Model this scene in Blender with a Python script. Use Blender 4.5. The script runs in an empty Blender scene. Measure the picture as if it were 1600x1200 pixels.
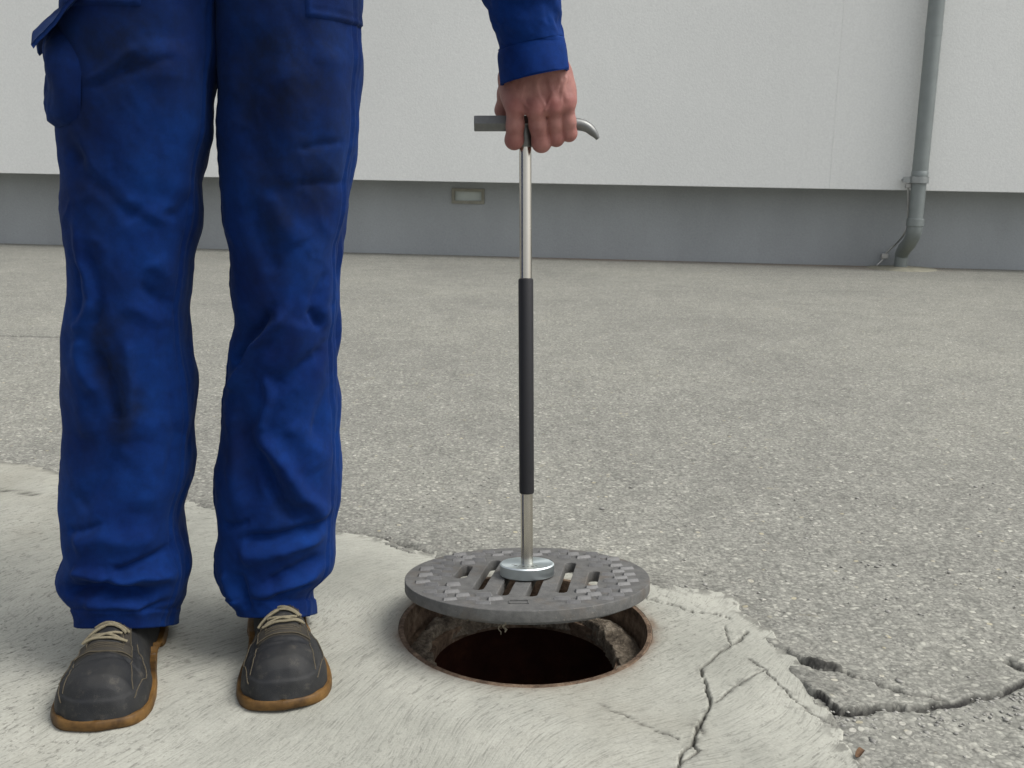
import bpy, math, random
import numpy as np
from mathutils import Matrix, Vector

# ------------------------------------------------------------------ camera, sky, sun, exposure
scene = bpy.context.scene
CAM_H, PITCH, ROLL, FPX = 0.63, math.radians(12.0), math.radians(1.0), 1600.0
cam_data = bpy.data.cameras.new('camera'); cam_data.sensor_width = 36.0; cam_data.lens = 36.0
cam_data.clip_start = 0.02; cam_data.clip_end = 1000.0
cam = bpy.data.objects.new('camera', cam_data); scene.collection.objects.link(cam)
CAM_R = Matrix.Rotation(math.pi/2 - PITCH, 3, 'X') @ Matrix.Rotation(ROLL, 3, 'Z')
cam.matrix_world = Matrix.Translation((0, 0, CAM_H)) @ CAM_R.to_4x4()
cam_data.dof.use_dof = True; cam_data.dof.focus_distance = 1.36; cam_data.dof.aperture_fstop = 24.0
scene.camera = cam

SUN_EL, SUN_AZ = math.radians(56), math.radians(102)      # azimuth measured from +Y (away from camera) towards +X
world = bpy.data.worlds.new('World'); scene.world = world; world.use_nodes = True
nt = world.node_tree; nt.nodes.clear()
w_out = nt.nodes.new('ShaderNodeOutputWorld'); w_bg = nt.nodes.new('ShaderNodeBackground')
w_sky = nt.nodes.new('ShaderNodeTexSky'); w_sky.sky_type = 'NISHITA'; w_sky.sun_disc = False
w_sky.sun_elevation = SUN_EL; w_sky.sun_rotation = SUN_AZ; w_sky.dust_density = 4.0; w_sky.air_density = 1.0
w_hs = nt.nodes.new('ShaderNodeHueSaturation'); w_hs.inputs['Saturation'].default_value = 0.22
nt.links.new(w_sky.outputs[0], w_hs.inputs['Color']); nt.links.new(w_hs.outputs[0], w_bg.inputs['Color'])
w_bg.inputs['Strength'].default_value = 0.15
nt.links.new(w_bg.outputs[0], w_out.inputs['Surface'])
sun_d = bpy.data.lights.new('sun', 'SUN'); sun_d.energy = 1.4; sun_d.angle = math.radians(28); sun_d.color = (1, 0.965, 0.91)
sun = bpy.data.objects.new('sun', sun_d); scene.collection.objects.link(sun)
sun_dir = Vector((math.sin(SUN_AZ)*math.cos(SUN_EL), math.cos(SUN_AZ)*math.cos(SUN_EL), math.sin(SUN_EL)))
sun.rotation_euler = sun_dir.to_track_quat('Z', 'Y').to_euler(); sun.location = sun_dir*20
scene.view_settings.view_transform = 'Standard'; scene.view_settings.look = 'None'
scene.view_settings.gamma = 1.0; scene.view_settings.use_curve_mapping = False
scene.view_settings.exposure = 0.45

# ------------------------------------------------------------------ helpers
COL = scene.collection
RM = np.array(CAM_R); EYE = np.array([0, 0, CAM_H])
rng = np.random.default_rng(7); random.seed(7)

def ray(px, py): return RM @ np.array([(px-800)/FPX, (600-py)/FPX, -1.0])
def G(px, py, z=0.0):
    d = ray(px, py); return EYE + d*((z-CAM_H)/d[2])
def P(px, py, Y):
    d = ray(px, py); return EYE + d*(Y/d[1])
def on_plane(px, py, o, n):
    d = ray(px, py); return EYE + d*(np.dot(np.array(o)-EYE, n)/np.dot(d, n))
def sstep(a, b, x):
    t = np.clip((np.asarray(x, float)-a)/(b-a), 0, 1); return t*t*(3-2*t)

_perm = rng.permutation(4096); _val = rng.uniform(-1, 1, 4096)
def vnoise(x, y, seed=0):
    x = np.asarray(x, float); y = np.asarray(y, float)
    xi = np.floor(x).astype(np.int64); yi = np.floor(y).astype(np.int64); fx = x-xi; fy = y-yi
    fx = fx*fx*fx*(fx*(fx*6-15)+10); fy = fy*fy*fy*(fy*(fy*6-15)+10)
    def h(a, b): return _val[_perm[(_perm[(a+seed*17) & 4095]+b*7) & 4095]]
    return (h(xi, yi)*(1-fx)+h(xi+1, yi)*fx)*(1-fy)+(h(xi, yi+1)*(1-fx)+h(xi+1, yi+1)*fx)*fy
def fbm(x, y, seed=0, octv=4):
    s = 0; a = 1.0; t = 0
    for o in range(octv):
        s = s+a*vnoise(x*2**o+o*13.7, y*2**o+o*7.1, seed+o); t += a; a *= 0.5
    return s/t

def poly_dist(x, y, pts):
    """distance to a polyline, arc parameter 0..1, and side sign"""
    x = np.asarray(x, float); y = np.asarray(y, float)
    best = np.full(x.shape, 1e9); par = np.zeros(x.shape); side = np.zeros(x.shape)
    pts = np.asarray(pts, float); n = len(pts)-1
    for i in range(n):
        a = pts[i]; d = pts[i+1]-a; L2 = d@d+1e-12
        t = np.clip(((x-a[0])*d[0]+(y-a[1])*d[1])/L2, 0, 1)
        dx = x-a[0]-t*d[0]; dy = y-a[1]-t*d[1]; q = np.sqrt(dx*dx+dy*dy)
        m = q < best
        best = np.where(m, q, best); par = np.where(m, (i+t)/n, par)
        side = np.where(m, np.sign(d[0]*dy-d[1]*dx), side)
    return best, par, side
def inside_poly(x, y, pts):
    c = np.zeros(np.shape(x), bool); pts = np.asarray(pts); j = len(pts)-1
    for i in range(len(pts)):
        xi, yi = pts[i]; xj, yj = pts[j]
        c ^= ((yi > y) != (yj > y)) & (x < (xj-xi)*(y-yi)/(yj-yi+1e-15)+xi); j = i
    return c

def mesh_np(name, V, quads=None, tris=None, smooth=True, attrs=None):
    V = np.asarray(V, np.float32).reshape(-1, 3); parts = []; sizes = []
    if quads is not None and len(quads): q = np.asarray(quads, np.int32).reshape(-1, 4); parts.append(q.ravel()); sizes += [np.full(len(q), 4, np.int32)]
    if tris is not None and len(tris): t = np.asarray(tris, np.int32).reshape(-1, 3); parts.append(t.ravel()); sizes += [np.full(len(t), 3, np.int32)]
    loops = np.concatenate(parts); sz = np.concatenate(sizes)
    me = bpy.data.meshes.new(name); me.vertices.add(len(V)); me.vertices.foreach_set('co', V.ravel())
    me.loops.add(len(loops)); me.loops.foreach_set('vertex_index', loops)
    me.polygons.add(len(sz)); st = np.concatenate([[0], np.cumsum(sz)[:-1]]).astype(np.int32)
    me.polygons.foreach_set('loop_start', st); me.polygons.foreach_set('loop_total', sz)
    me.update(calc_edges=True); me.validate()
    if smooth: me.polygons.foreach_set('use_smooth', np.ones(len(me.polygons), bool))
    if attrs:
        for k, a in attrs.items():
            at = me.attributes.new(k, 'FLOAT', 'POINT'); at.data.foreach_set('value', np.asarray(a, np.float32).ravel())
    return me

class MB:
    """collects pieces of ONE part"""
    def __init__(s): s.V = []; s.F = []
    def add(s, V, F):
        o = len(s.V); s.V += [tuple(map(float, v)) for v in V]; s.F += [tuple(i+o for i in f) for f in F]; return s
    def box(s, c, size, M=None):
        c = np.array(c, float); h = np.array(size, float)/2
        V = np.array([[i, j, k] for i in (-1, 1) for j in (-1, 1) for k in (-1, 1)])*h
        if M is not None: V = V @ np.array(M).T
        return s.add(V+c, [(0, 1, 3, 2), (4, 6, 7, 5), (0, 4, 5, 1), (2, 3, 7, 6), (0, 2, 6, 4), (1, 5, 7, 3)])
    def tube(s, pts, rad, n=12, cap=True, flat=None, ref=None):
        pts = np.array(pts, float); rad = np.broadcast_to(np.asarray(rad, float), (len(pts),))
        T = np.gradient(pts, axis=0); T /= np.linalg.norm(T, axis=1)[:, None]+1e-12
        r0 = np.array(ref if ref is not None else (0.13, 0.37, 0.92) if abs(T[0][2]) < 0.85 else (0.93, 0.31, 0.1), float)
        V = []; u = r0-T[0]*(r0@T[0]); u /= np.linalg.norm(u)
        for p, t, r in zip(pts, T, rad):
            u = u-t*(u@t); u /= np.linalg.norm(u); w = np.cross(t, u)
            for k in range(n):
                a = 2*math.pi*k/n
                V.append(p+r*(math.cos(a)*u+math.sin(a)*w*(flat if flat else 1)))
        F = []
        for i in range(len(pts)-1):
            for k in range(n): F.append((i*n+k, i*n+(k+1) % n, (i+1)*n+(k+1) % n, (i+1)*n+k))
        if cap: F += [tuple(range(n))[::-1], tuple((len(pts)-1)*n+k for k in range(n))]
        return s.add(V, F)
    def lathe(s, prof, n=64, c=(0, 0, 0), closed=False):
        V = []; m = len(prof)
        for k in range(n):
            a = 2*math.pi*k/n
            for r, z in prof: V.append((c[0]+r*math.cos(a), c[1]+r*math.sin(a), c[2]+z))
        F = []
        for k in range(n):
            k2 = (k+1) % n
            for i in range(m-1 + (1 if closed else 0)):
                i2 = (i+1) % m; F.append((k*m+i, k2*m+i, k2*m+i2, k*m+i2))
        return s.add(V, F)
    def mesh(s, name, smooth=None):
        me = bpy.data.meshes.new(name); me.from_pydata(s.V, [], s.F); me.update()
        if smooth: 
            me.polygons.foreach_set('use_smooth', np.ones(len(me.polygons), bool))
        return me
    def build(s, name, mat, parent=None, smooth=None, bevel=0):
        o = obj(name, s.mesh(name, smooth), mat, parent)
        if smooth: autosmooth(o)
        if bevel: bev(o, bevel)
        return o

def autosmooth(o, deg=38):
    me = o.data
    import bmesh
    bm = bmesh.new(); bm.from_mesh(me); lim = math.radians(deg)
    bmesh.ops.recalc_face_normals(bm, faces=bm.faces)
    for e in bm.edges:
        if len(e.link_faces) == 2: e.smooth = e.calc_face_angle(0) < lim
    bm.to_mesh(me); bm.free()
def bev(o, w, seg=2):
    m = o.modifiers.new('bevel', 'BEVEL'); m.width = w; m.segments = seg; m.limit_method = 'ANGLE'; m.angle_limit = math.radians(40)
    m.harden_normals = False
def obj(name, me, mat=None, parent=None):
    o = bpy.data.objects.new(name, me); COL.objects.link(o)
    if mat is not None: me.materials.clear(); me.materials.append(mat)
    if parent is not None: o.parent = parent
    return o
def empty(name, loc=(0, 0, 0)):
    o = bpy.data.objects.new(name, None); COL.objects.link(o); o.location = loc; o.empty_display_size = 0.1; return o
def tag(o, label, cat, group=None):
    o['label'] = label; o['category'] = cat
    if group: o['group'] = group
    return o
def struct(o, label=None):
    o['kind'] = 'structure'
    if label: o['label'] = label
    return o
def shift_into(o, root):
    """part meshes are written in world space; store them relative to the root's base"""
    o.matrix_parent_inverse = root.matrix_world.inverted() if False else Matrix.Translation(-Vector(root.location))

def grid_quads(n, m, closed=False):
    i = np.arange(n-1)[:, None]; j = np.arange(m if closed else m-1)[None, :]; j2 = (j+1) % m
    return np.stack([i*m+j, i*m+j2, (i+1)*m+j2, (i+1)*m+j], -1).reshape(-1, 4)

def surface_nets(F, org, h):
    nx, ny, nz = F.shape; S = F < 0
    cnt = np.zeros((nx-1, ny-1, nz-1)); acc = np.zeros((nx-1, ny-1, nz-1, 3))
    def sl(o): return tuple(slice(o[k], (F.shape[k]-1)+o[k]) for k in range(3))
    for ax in range(3):
        for b in range(4):
            o = [0, 0, 0]; oth = [k for k in range(3) if k != ax]; o[oth[0]] = b & 1; o[oth[1]] = b >> 1
            o2 = list(o); o2[ax] = 1
            f0 = F[sl(o)]; f1 = F[sl(o2)]; m = (f0 < 0) != (f1 < 0)
            t = np.where(m, f0/(f0-f1+1e-20), 0)
            for k in range(3): acc[..., k] += np.where(m, (t if k == ax else o[k]), 0)
            cnt += m
    act = cnt > 0; idx = np.full(act.shape, -1, np.int64); idx[act] = np.arange(act.sum())
    base = np.stack(np.nonzero(act), -1).astype(float)
    V = (base+acc[act]/cnt[act][:, None])*h+np.array(org)
    Q = []
    for ax in range(3):
        a, b = [k for k in range(3) if k != ax]
        s0 = [slice(1, -1)]*3; s1 = [slice(1, -1)]*3
        s0[ax] = slice(0, -1); s1[ax] = slice(1, None)
        d0 = S[tuple(s0)]; d1 = S[tuple(s1)]; I = np.stack(np.nonzero(d0 != d1), -1); inn = d0[tuple(I.T)]
        I[:, a] += 1; I[:, b] += 1
        def at(da, db):
            J = I.copy(); J[:, a] -= da; J[:, b] -= db; return idx[tuple(J.T)]
        q = np.stack([at(1, 1), at(0, 1), at(0, 0), at(1, 0)], -1)
        flip = inn if ax != 1 else ~inn
        q[~flip] = q[~flip][:, ::-1]; Q.append(q)
    return V, np.concatenate(Q)

class SDF:
    def __init__(s, lo, hi, h):
        s.lo = np.array(lo, float); s.h = h; n = np.ceil((np.array(hi)-s.lo)/h).astype(int)+1
        ax = [s.lo[k]+h*np.arange(n[k]) for k in range(3)]
        s.p = np.stack(np.meshgrid(*ax, indexing='ij'), -1); s.F = np.full(tuple(n), 1.0)
    def un(s, d, k=0.006):
        hh = np.clip(0.5+0.5*(s.F-d)/k, 0, 1); s.F = s.F*(1-hh)+d*hh-k*hh*(1-hh)
    def cap(s, a, b, ra, rb=None, k=0.006):
        rb = ra if rb is None else rb; a = np.array(a, float); b = np.array(b, float); d = b-a
        t = np.clip(((s.p-a)@d)/(d@d+1e-12), 0, 1); q = s.p-a-t[..., None]*d
        s.un(np.sqrt((q*q).sum(-1))-(ra+(rb-ra)*t), k)
    def ell(s, c, r, k=0.006):
        q = (s.p-np.array(c))/np.array(r); l = np.sqrt((q*q).sum(-1)); s.un((l-1)*min(r), k)
    def mesh(s): return surface_nets(s.F, s.lo, s.h)

# ------------------------------------------------------------------ materials
class NT:
    def __init__(s, name):
        s.m = bpy.data.materials.new(name); s.m.use_nodes = True; s.t = s.m.node_tree
        s.b = s.t.nodes['Principled BSDF']; s.b.inputs['Roughness'].default_value = 0.7
    def n(s, typ, ins=None, **kw):
        nd = s.t.nodes.new('ShaderNode'+typ)
        for k, v in kw.items(): setattr(nd, k, v)
        for k, v in (ins or {}).items():
            if isinstance(v, bpy.types.NodeSocket): s.t.links.new(v, nd.inputs[k])
            else: nd.inputs[k].default_value = v
        return nd
    def set(s, **kw):
        for k, v in kw.items():
            k = k.replace('_', ' ')
            if isinstance(v, bpy.types.NodeSocket): s.t.links.new(v, s.b.inputs[k])
            else: s.b.inputs[k].default_value = v
        return s.m
    def coord(s): return s.n('TexCoord').outputs['Object']
    def map(s, v, scale=(1, 1, 1), rot=(0, 0, 0), loc=(0, 0, 0)):
        return s.n('Mapping', {'Vector': v, 'Scale': scale, 'Rotation': rot, 'Location': loc}).outputs[0]
    def noise(s, v, scale, detail=4, rough=0.55, dist=0.0):
        return s.n('TexNoise', {'Vector': v, 'Scale': scale, 'Detail': detail, 'Roughness': rough, 'Distortion': dist}).outputs['Fac']
    def ramp(s, f, stops):
        r = s.n('ValToRGB', {'Fac': f}); e = r.color_ramp.elements
        while len(e) < len(stops): e.new(0.5)
        for el, (p, c) in zip(e, stops): el.position = p; el.color = tuple(c)+(1,) if not np.isscalar(c) else (c, c, c, 1)
        return r.outputs[0]
    def mix(s, f, a, b, mode='MIX'):
        nd = s.n('Mix', data_type='RGBA', blend_type=mode)
        for k, v in ((0, f), (6, a), (7, b)):
            if isinstance(v, bpy.types.NodeSocket): s.t.links.new(v, nd.inputs[k])
            else: nd.inputs[k].default_value = v if k == 0 else (tuple(v)+(1,) if not np.isscalar(v) else (v, v, v, 1))
        return nd.outputs[2]
    def math(s, op, a, b=0.0, clamp=False):
        nd = s.n('Math', operation=op, use_clamp=clamp)
        for k, v in ((0, a), (1, b)):
            if isinstance(v, bpy.types.NodeSocket): s.t.links.new(v, nd.inputs[k])
            else: nd.inputs[k].default_value = v
        return nd.outputs[0]
    def attr(s, name): return s.n('Attribute', attribute_name=name).outputs['Fac']
    def bump(s, h, strength=0.5, dist=0.002, nrm=None):
        ins = {'Height': h, 'Strength': strength, 'Distance': dist}
        if nrm is not None: ins['Normal'] = nrm
        return s.n('Bump', ins).outputs[0]

def mat_asphalt():
    t = NT('asphalt'); c = t.coord()
    wv = t.n('TexNoise', {'Vector': c, 'Scale': 60.0, 'Detail': 2.0}).outputs['Color']
    c2 = t.n('VectorMath', {0: c, 1: t.n('VectorMath', {0: wv, 'Scale': 0.006}, operation='SCALE').outputs[0]}, operation='ADD').outputs[0]
    v1 = t.n('TexVoronoi', {'Vector': c2, 'Scale': 150.0}, feature='F1'); v2 = t.n('TexVoronoi', {'Vector': c2, 'Scale': 330.0}, feature='F1')
    g1 = t.n('SeparateColor', {'Color': v1.outputs['Color']}).outputs[0]; g2 = t.n('SeparateColor', {'Color': v2.outputs['Color']}).outputs[0]
    col1 = t.ramp(g1, [(0.0, (.17, .17, .156)), (.55, (.252, .252, .23)), (.88, (.32, .319, .29)), (.97, (.46, .455, .41))])
    col2 = t.ramp(g2, [(0.0, (.15, .15, .139)), (.6, (.252, .25, .23)), (1, (.36, .356, .325))])
    big = t.noise(c, 0.9, 5, .6); mid = t.noise(c, 7.0, 4, .6)
    sel = t.ramp(t.noise(c, 38.0, 3), [(.35, 0.0), (.65, 1.0)])
    col = t.mix(sel, col2, col1)
    v3 = t.n('TexVoronoi', {'Vector': c2, 'Scale': 62.0}, feature='F1'); g3 = t.n('SeparateColor', {'Color': v3.outputs['Color']})
    stone = t.math('MULTIPLY', t.ramp(g3.outputs[0], [(.72, 0.0), (.78, 1.0)]), t.ramp(v3.outputs['Distance'], [(.22, 1.0), (.30, 0.0)]))
    ringd = t.math('MULTIPLY', t.ramp(g3.outputs[0], [(.72, 0.0), (.78, 1.0)]), t.ramp(v3.outputs['Distance'], [(.30, 1.0), (.46, 0.0)]))
    col = t.mix(t.math('MULTIPLY', ringd, .3), col, (.09, .088, .08))
    col = t.mix(stone, col, t.ramp(g3.outputs[1], [(0.0, (.24, .235, .22)), (.5, (.36, .35, .32)), (.8, (.47, .46, .42)), (.95, (.40, .37, .28))]))
    gap = t.ramp(v1.outputs['Distance'], [(.4, 1.0), (.8, .72)])
    col = t.mix(1.0, col, gap, 'MULTIPLY')
    col = t.mix(1.0, col, t.ramp(big, [(.3, (.84, .84, .82)), (.5, (.96, .962, .93)), (.7, (1.07, 1.07, 1.02))]), 'MULTIPLY')
    col = t.mix(1.0, col, t.ramp(mid, [(.3, .90), (.7, 1.07)]), 'MULTIPLY')
    yel = t.ramp(t.noise(t.map(c, (3.2, 6, 1)), 1.7, 5, .75), [(.66, 0.0), (.74, .55)])
    col = t.mix(yel, col, (.40, .35, .19))
    col = t.mix(t.attr('dirt'), col, (.022, .021, .02))
    col = t.mix(t.attr('rust'), col, (.3, .19, .13))
    hgt = t.math('ADD', t.math('MULTIPLY', t.math('SUBTRACT', 1.0, v1.outputs['Distance']), 1.0), t.math('ADD', t.math('MULTIPLY', t.noise(c, 420.0, 3), .35), t.math('MULTIPLY', stone, .8)))
    return t.set(Base_Color=col, Roughness=.92, Specular_IOR_Level=.25, Normal=t.bump(hgt, .38, .0026))

def mat_concrete():
    t = NT('concrete'); c = t.coord()
    wn = t.n('TexNoise', {'Vector': c, 'Scale': 1.7, 'Detail': 1.0}).outputs['Color']
    off = t.n('VectorMath', {0: t.n('VectorMath', {0: wn, 1: (.5, .5, .5)}, operation='SUBTRACT').outputs[0], 'Scale': .5}, operation='SCALE').outputs[0]
    cw = t.n('VectorMath', {0: c, 1: off}, operation='ADD').outputs[0]
    cr_ = t.map(cw, rot=(0, 0, math.radians(-50))); st = t.map(cr_, (.7, 10.0, 1.0))
    broom = t.noise(st, 46.0, 3, .6); pits = t.noise(t.map(cr_, (1.0, 2.0, 1.0)), 95.0, 4, .7)
    patch = t.noise(c, 3.0, 4, .6); fine = t.noise(c, 300.0, 3, .6)
    col = t.ramp(patch, [(.3, (.268, .271, .235)), (.5, (.338, .340, .297)), (.72, (.425, .424, .37))])
    col = t.mix(1.0, col, t.ramp(broom, [(.3, .70), (.46, 1.0), (.7, 1.07)]), 'MULTIPLY')
    dens = t.ramp(t.noise(c, 2.1, 3), [(.42, .0), (.66, 1.0)])
    pit = t.math('MULTIPLY', t.ramp(pits, [(.555, 0.0), (.66, 1.0)]), t.math('ADD', t.math('MULTIPLY', dens, .8), .25))
    col = t.mix(pit, col, (.13, .126, .11))
    stain = t.ramp(t.noise(c, 1.3, 6, .65), [(.52, 0.0), (.72, .5)])
    col = t.mix(stain, col, (.25, .235, .185))
    col = t.mix(t.attr('dirt'), col, (.035, .032, .028))
    col = t.mix(t.attr('rust'), col, (.165, .12, .085))
    col = t.mix(1.0, col, t.ramp(fine, [(.3, .9), (.7, 1.06)]), 'MULTIPLY')
    h = t.math('SUBTRACT', t.math('ADD', t.math('MULTIPLY', broom, .7), t.math('MULTIPLY', fine, .5)), t.math('MULTIPLY', pit, .8))
    return t.set(Base_Color=col, Roughness=.9, Specular_IOR_Level=.25, Normal=t.bump(h, .34, .0026))

def mat_plaster(name, base, var, scale=220.0, bump=.5):
    t = NT(name); c = t.coord()
    f = t.noise(c, scale*.35, 5, .65); b = t.noise(t.map(c, (1, 1, .45)), .7, 5, .6)
    col = t.mix(1.0, base, t.ramp(b, [(.3, 1-var), (.7, 1+var*.6)]), 'MULTIPLY')
    col = t.mix(1.0, col, t.ramp(f, [(.3, .93), (.7, 1.05)]), 'MULTIPLY')
    return t.set(Base_Color=col, Roughness=.93, Specular_IOR_Level=.2, Normal=t.bump(f, bump, .004))

def mat_fabric(name='blue_work_fabric', base=(.0016, .0112, .074), light=(.0029, .0268, .142)):
    t = NT(name); c = t.coord()
    n1 = t.noise(c, 9.0, 5, .6); n2 = t.noise(c, 75.0, 6, .75)
    col = t.mix(t.ramp(n1, [(.35, 0.0), (.7, 1.0)]), base, light)
    col = t.mix(1.0, col, t.ramp(n2, [(.3, .78), (.7, 1.2)]), 'MULTIPLY')
    d = t.math('MULTIPLY', t.attr('dirt'), t.ramp(t.noise(c, 22.0, 8, .75), [(.3, .3), (.62, 1.15)]), True)
    col = t.mix(d, col, (.0055, .0085, .0195))
    wv = t.n('TexWave', {'Vector': t.map(c, (1, 1, 1), (0, math.radians(30), 0)), 'Scale': 420.0, 'Distortion': 1.0}).outputs['Fac']
    h = t.math('ADD', t.math('MULTIPLY', wv, .25), t.math('MULTIPLY', t.noise(c, 130.0, 4, .6), .8))
    return t.set(Base_Color=col, Roughness=.86, Specular_IOR_Level=.1, Sheen_Weight=.05, Sheen_Roughness=.5, Sheen_Tint=(.35, .55, 1, 1), Normal=t.bump(h, .35, .0012))

def mat_simple(name, col, rough=.6, metal=0.0, nscale=40.0, var=.2, bump=.2, bdist=.001, spec=.5, col2=None):
    t = NT(name); c = t.coord(); f = t.noise(c, nscale, 5, .6)
    cc = t.mix(t.ramp(f, [(.3, 0.0), (.7, 1.0)]), tuple(np.array(col)*(1-var)), tuple(np.array(col2 if col2 else col)*(1+var*.5)))
    r = t.math('ADD', rough-.08, t.math('MULTIPLY', f, .16))
    return t.set(Base_Color=cc, Roughness=r, Metallic=metal, Specular_IOR_Level=spec, Normal=t.bump(f, bump, bdist))

M = {}
M['asphalt'] = mat_asphalt(); M['concrete'] = mat_concrete()
M['wall'] = mat_plaster('white_render', (.725, .735, .715), .06, 220, .3); M['plinth'] = mat_plaster('grey_plinth_render', (.365, .385, .395), .2, 260, .6)
M['fabric'] = mat_fabric(); M['jacket'] = mat_fabric('blue_jacket_fabric', (.0018, .0150, .096), (.0032, .0275, .150))
M['thread'] = mat_simple('blue_thread', (.012, .05, .19), .8, nscale=90)
M['steel'] = mat_simple('brushed_stainless', (.52, .49, .43), .25, 1.0, 25, .05, .02)
M['tool'] = mat_simple('dull_tool_steel', (.19, .195, .19), .45, .8, 70, .2, .15)
M['rubber'] = mat_simple('black_rubber', (.008, .008, .011), .6, 0, 160, .25, .25, .0006)
def mat_iron():
    t = NT('grey_cast_iron'); c = t.coord(); f = t.noise(c, 60, 6, .7); g = t.noise(c, 16, 5, .65); k = t.noise(c, 260, 4, .7)
    col = t.mix(t.ramp(f, [(.3, 0.0), (.7, 1.0)]), (.075, .075, .073), (.145, .144, .138)); col = t.mix(t.ramp(g, [(.52, 0.0), (.7, .6)]), col, (.12, .095, .07)); col = t.mix(t.ramp(k, [(.62, 0.0), (.7, .5)]), col, (.27, .25, .21))
    return t.set(Base_Color=col, Roughness=.7, Metallic=.1, Specular_IOR_Level=.35, Normal=t.bump(t.math('ADD', f, t.math('MULTIPLY', k, .6)), .55, .0014))
M['iron'] = mat_iron()
M['worn'] = mat_simple('worn_bright_iron', (.15, .15, .148), .55, .15, 120, .3, .4, .001, .4)
M['pipe'] = mat_simple('grey_green_coated_steel', (.225, .25, .245), .48, .25, 8, .12, .1)
M['band'] = mat_simple('galvanised_band', (.36, .38, .38), .35, .8, 30, .15, .1)
M['wire'] = mat_simple('aluminium_wire', (.46, .46, .45), .4, .8, 30, .15, .1)
M['ventframe'] = mat_simple('beige_grey_frame', (.27, .262, .215), .8, 0, 25, .2, .2)
M['ventpane'] = mat_simple('pale_frosted_pane', (.55, .60, .565), .4, 0, 12, .08, .05)
M['leather'] = None

def mat_zinc():
    t = NT('zinc_plated_steel'); c = t.coord()
    rad = t.n('VectorMath', {0: t.map(c, (1, 1, 0))}, operation='LENGTH').outputs['Value']
    rings = t.n('TexNoise', {'W': t.math('MULTIPLY', rad, 1500.0), 'Scale': 1.0, 'Detail': 2.0}, noise_dimensions='1D').outputs['Fac']
    tan = t.n('Tangent', direction_type='RADIAL', axis='Z').outputs[0]
    col = t.mix(t.noise(c, 40, 4), (.56, .64, .66), (.72, .78, .79))
    return t.set(Base_Color=col, Metallic=1.0, Roughness=.36, Anisotropic=.75, Tangent=tan, Normal=t.bump(rings, .12, .0004))
M['zinc'] = mat_zinc()
def mat_leather():
    t = NT('worn_dark_leather'); c = t.coord()
    d = t.noise(c, 14.0, 6, .65); cr = t.n('TexVoronoi', {'Vector': c, 'Scale': 600.0}, feature='DISTANCE_TO_EDGE').outputs['Distance']
    col = t.mix(t.ramp(d, [(.32, 0.0), (.68, 1.0)]), (.008, .0095, .0125), (.029, .029, .0275))
    up = t.n('SeparateXYZ', {0: c}).outputs[2]
    col = t.mix(t.ramp(t.noise(c, 70, 5, .7), [(.56, 0.0), (.74, .5)]), col, (.095, .085, .068))
    col = t.mix(t.ramp(t.noise(t.map(c, (1, 3, 1)), 120, 5, .8), [(.66, 0.0), (.74, .6)]), col, (.12, .11, .09))
    h = t.math('ADD', t.math('MULTIPLY', cr, .7), t.math('MULTIPLY', d, 1.6))
    return t.set(Base_Color=col, Roughness=t.math('ADD', .52, t.math('MULTIPLY', d, .28)), Specular_IOR_Level=.32, Normal=t.bump(h, .35, .0012))
M['leather'] = mat_leather()
M['panel'] = mat_simple('brown_grey_nubuck', (.038, .034, .027), .8, 0, 60, .3, .4, .0012, .3)
M['sole'] = mat_simple('amber_gum_sole', (.075, .037, .010), .6, 0, 30, .5, .4, .0015, .3, (.155, .082, .022))
M['lace'] = mat_simple('khaki_lace', (.20, .175, .115), .85, 0, 300, .3, .5, .0008)
M['stitch'] = mat_simple('tan_stitching', (.085, .07, .044), .85, 0, 300, .4, .5, .0005)
def mat_skin():
    t = NT('skin'); c = t.coord()
    n1 = t.noise(c, 30, 5, .6); n2 = t.noise(c, 120, 4, .6)
    col = t.mix(t.ramp(n1, [(.32, 0.0), (.68, 1.0)]), (.25, .10, .086), (.40, .195, .165))
    col = t.mix(t.attr('red'), col, (.25, .068, .062))
    cr = t.n('TexVoronoi', {'Vector': t.map(c, (1, 1, 1.6)), 'Scale': 500.0}, feature='DISTANCE_TO_EDGE').outputs['Distance']
    h = t.math('ADD', t.math('MULTIPLY', cr, 1.6), t.math('MULTIPLY', n2, .9))
    return t.set(Base_Color=col, Roughness=.52, Subsurface_Weight=.12, Subsurface_Radius=(.006, .002, .001), Specular_IOR_Level=.4, Normal=t.bump(h, .4, .001))
M['skin'] = mat_skin()
def mat_rust(name, a, b, c3, sc=30.0, bump=.6):
    t = NT(name); c = t.coord(); n = t.noise(c, sc, 6, .7); n2 = t.noise(c, sc*4, 4, .6)
    col = t.ramp(n, [(.3, a), (.5, b), (.72, c3)]); col = t.mix(1.0, col, t.ramp(n2, [(.3, .7), (.7, 1.2)]), 'MULTIPLY')
    return t.set(Base_Color=col, Roughness=.9, Specular_IOR_Level=.2, Normal=t.bump(t.math('ADD', n, n2), bump, .003))
M['frame'] = mat_rust('rusty_frame', (.06, .04, .028), (.13, .09, .062), (.23, .17, .12))
M['shaft'] = mat_rust('stained_shaft', (.036, .012, .008), (.05, .017, .010), (.11, .05, .02), 6)
M['crust'] = mat_rust('crumbled_mortar', (.075, .06, .045), (.15, .125, .095), (.27, .235, .185), 45, .9)
M['water'] = mat_simple('dark_water', (.01, .007, .005), .12, 0, 3, .1, .02)
M['hair'] = mat_simple('brown_hair', (.05, .03, .018), .6, 0, 90, .4, .6, .003)

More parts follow.
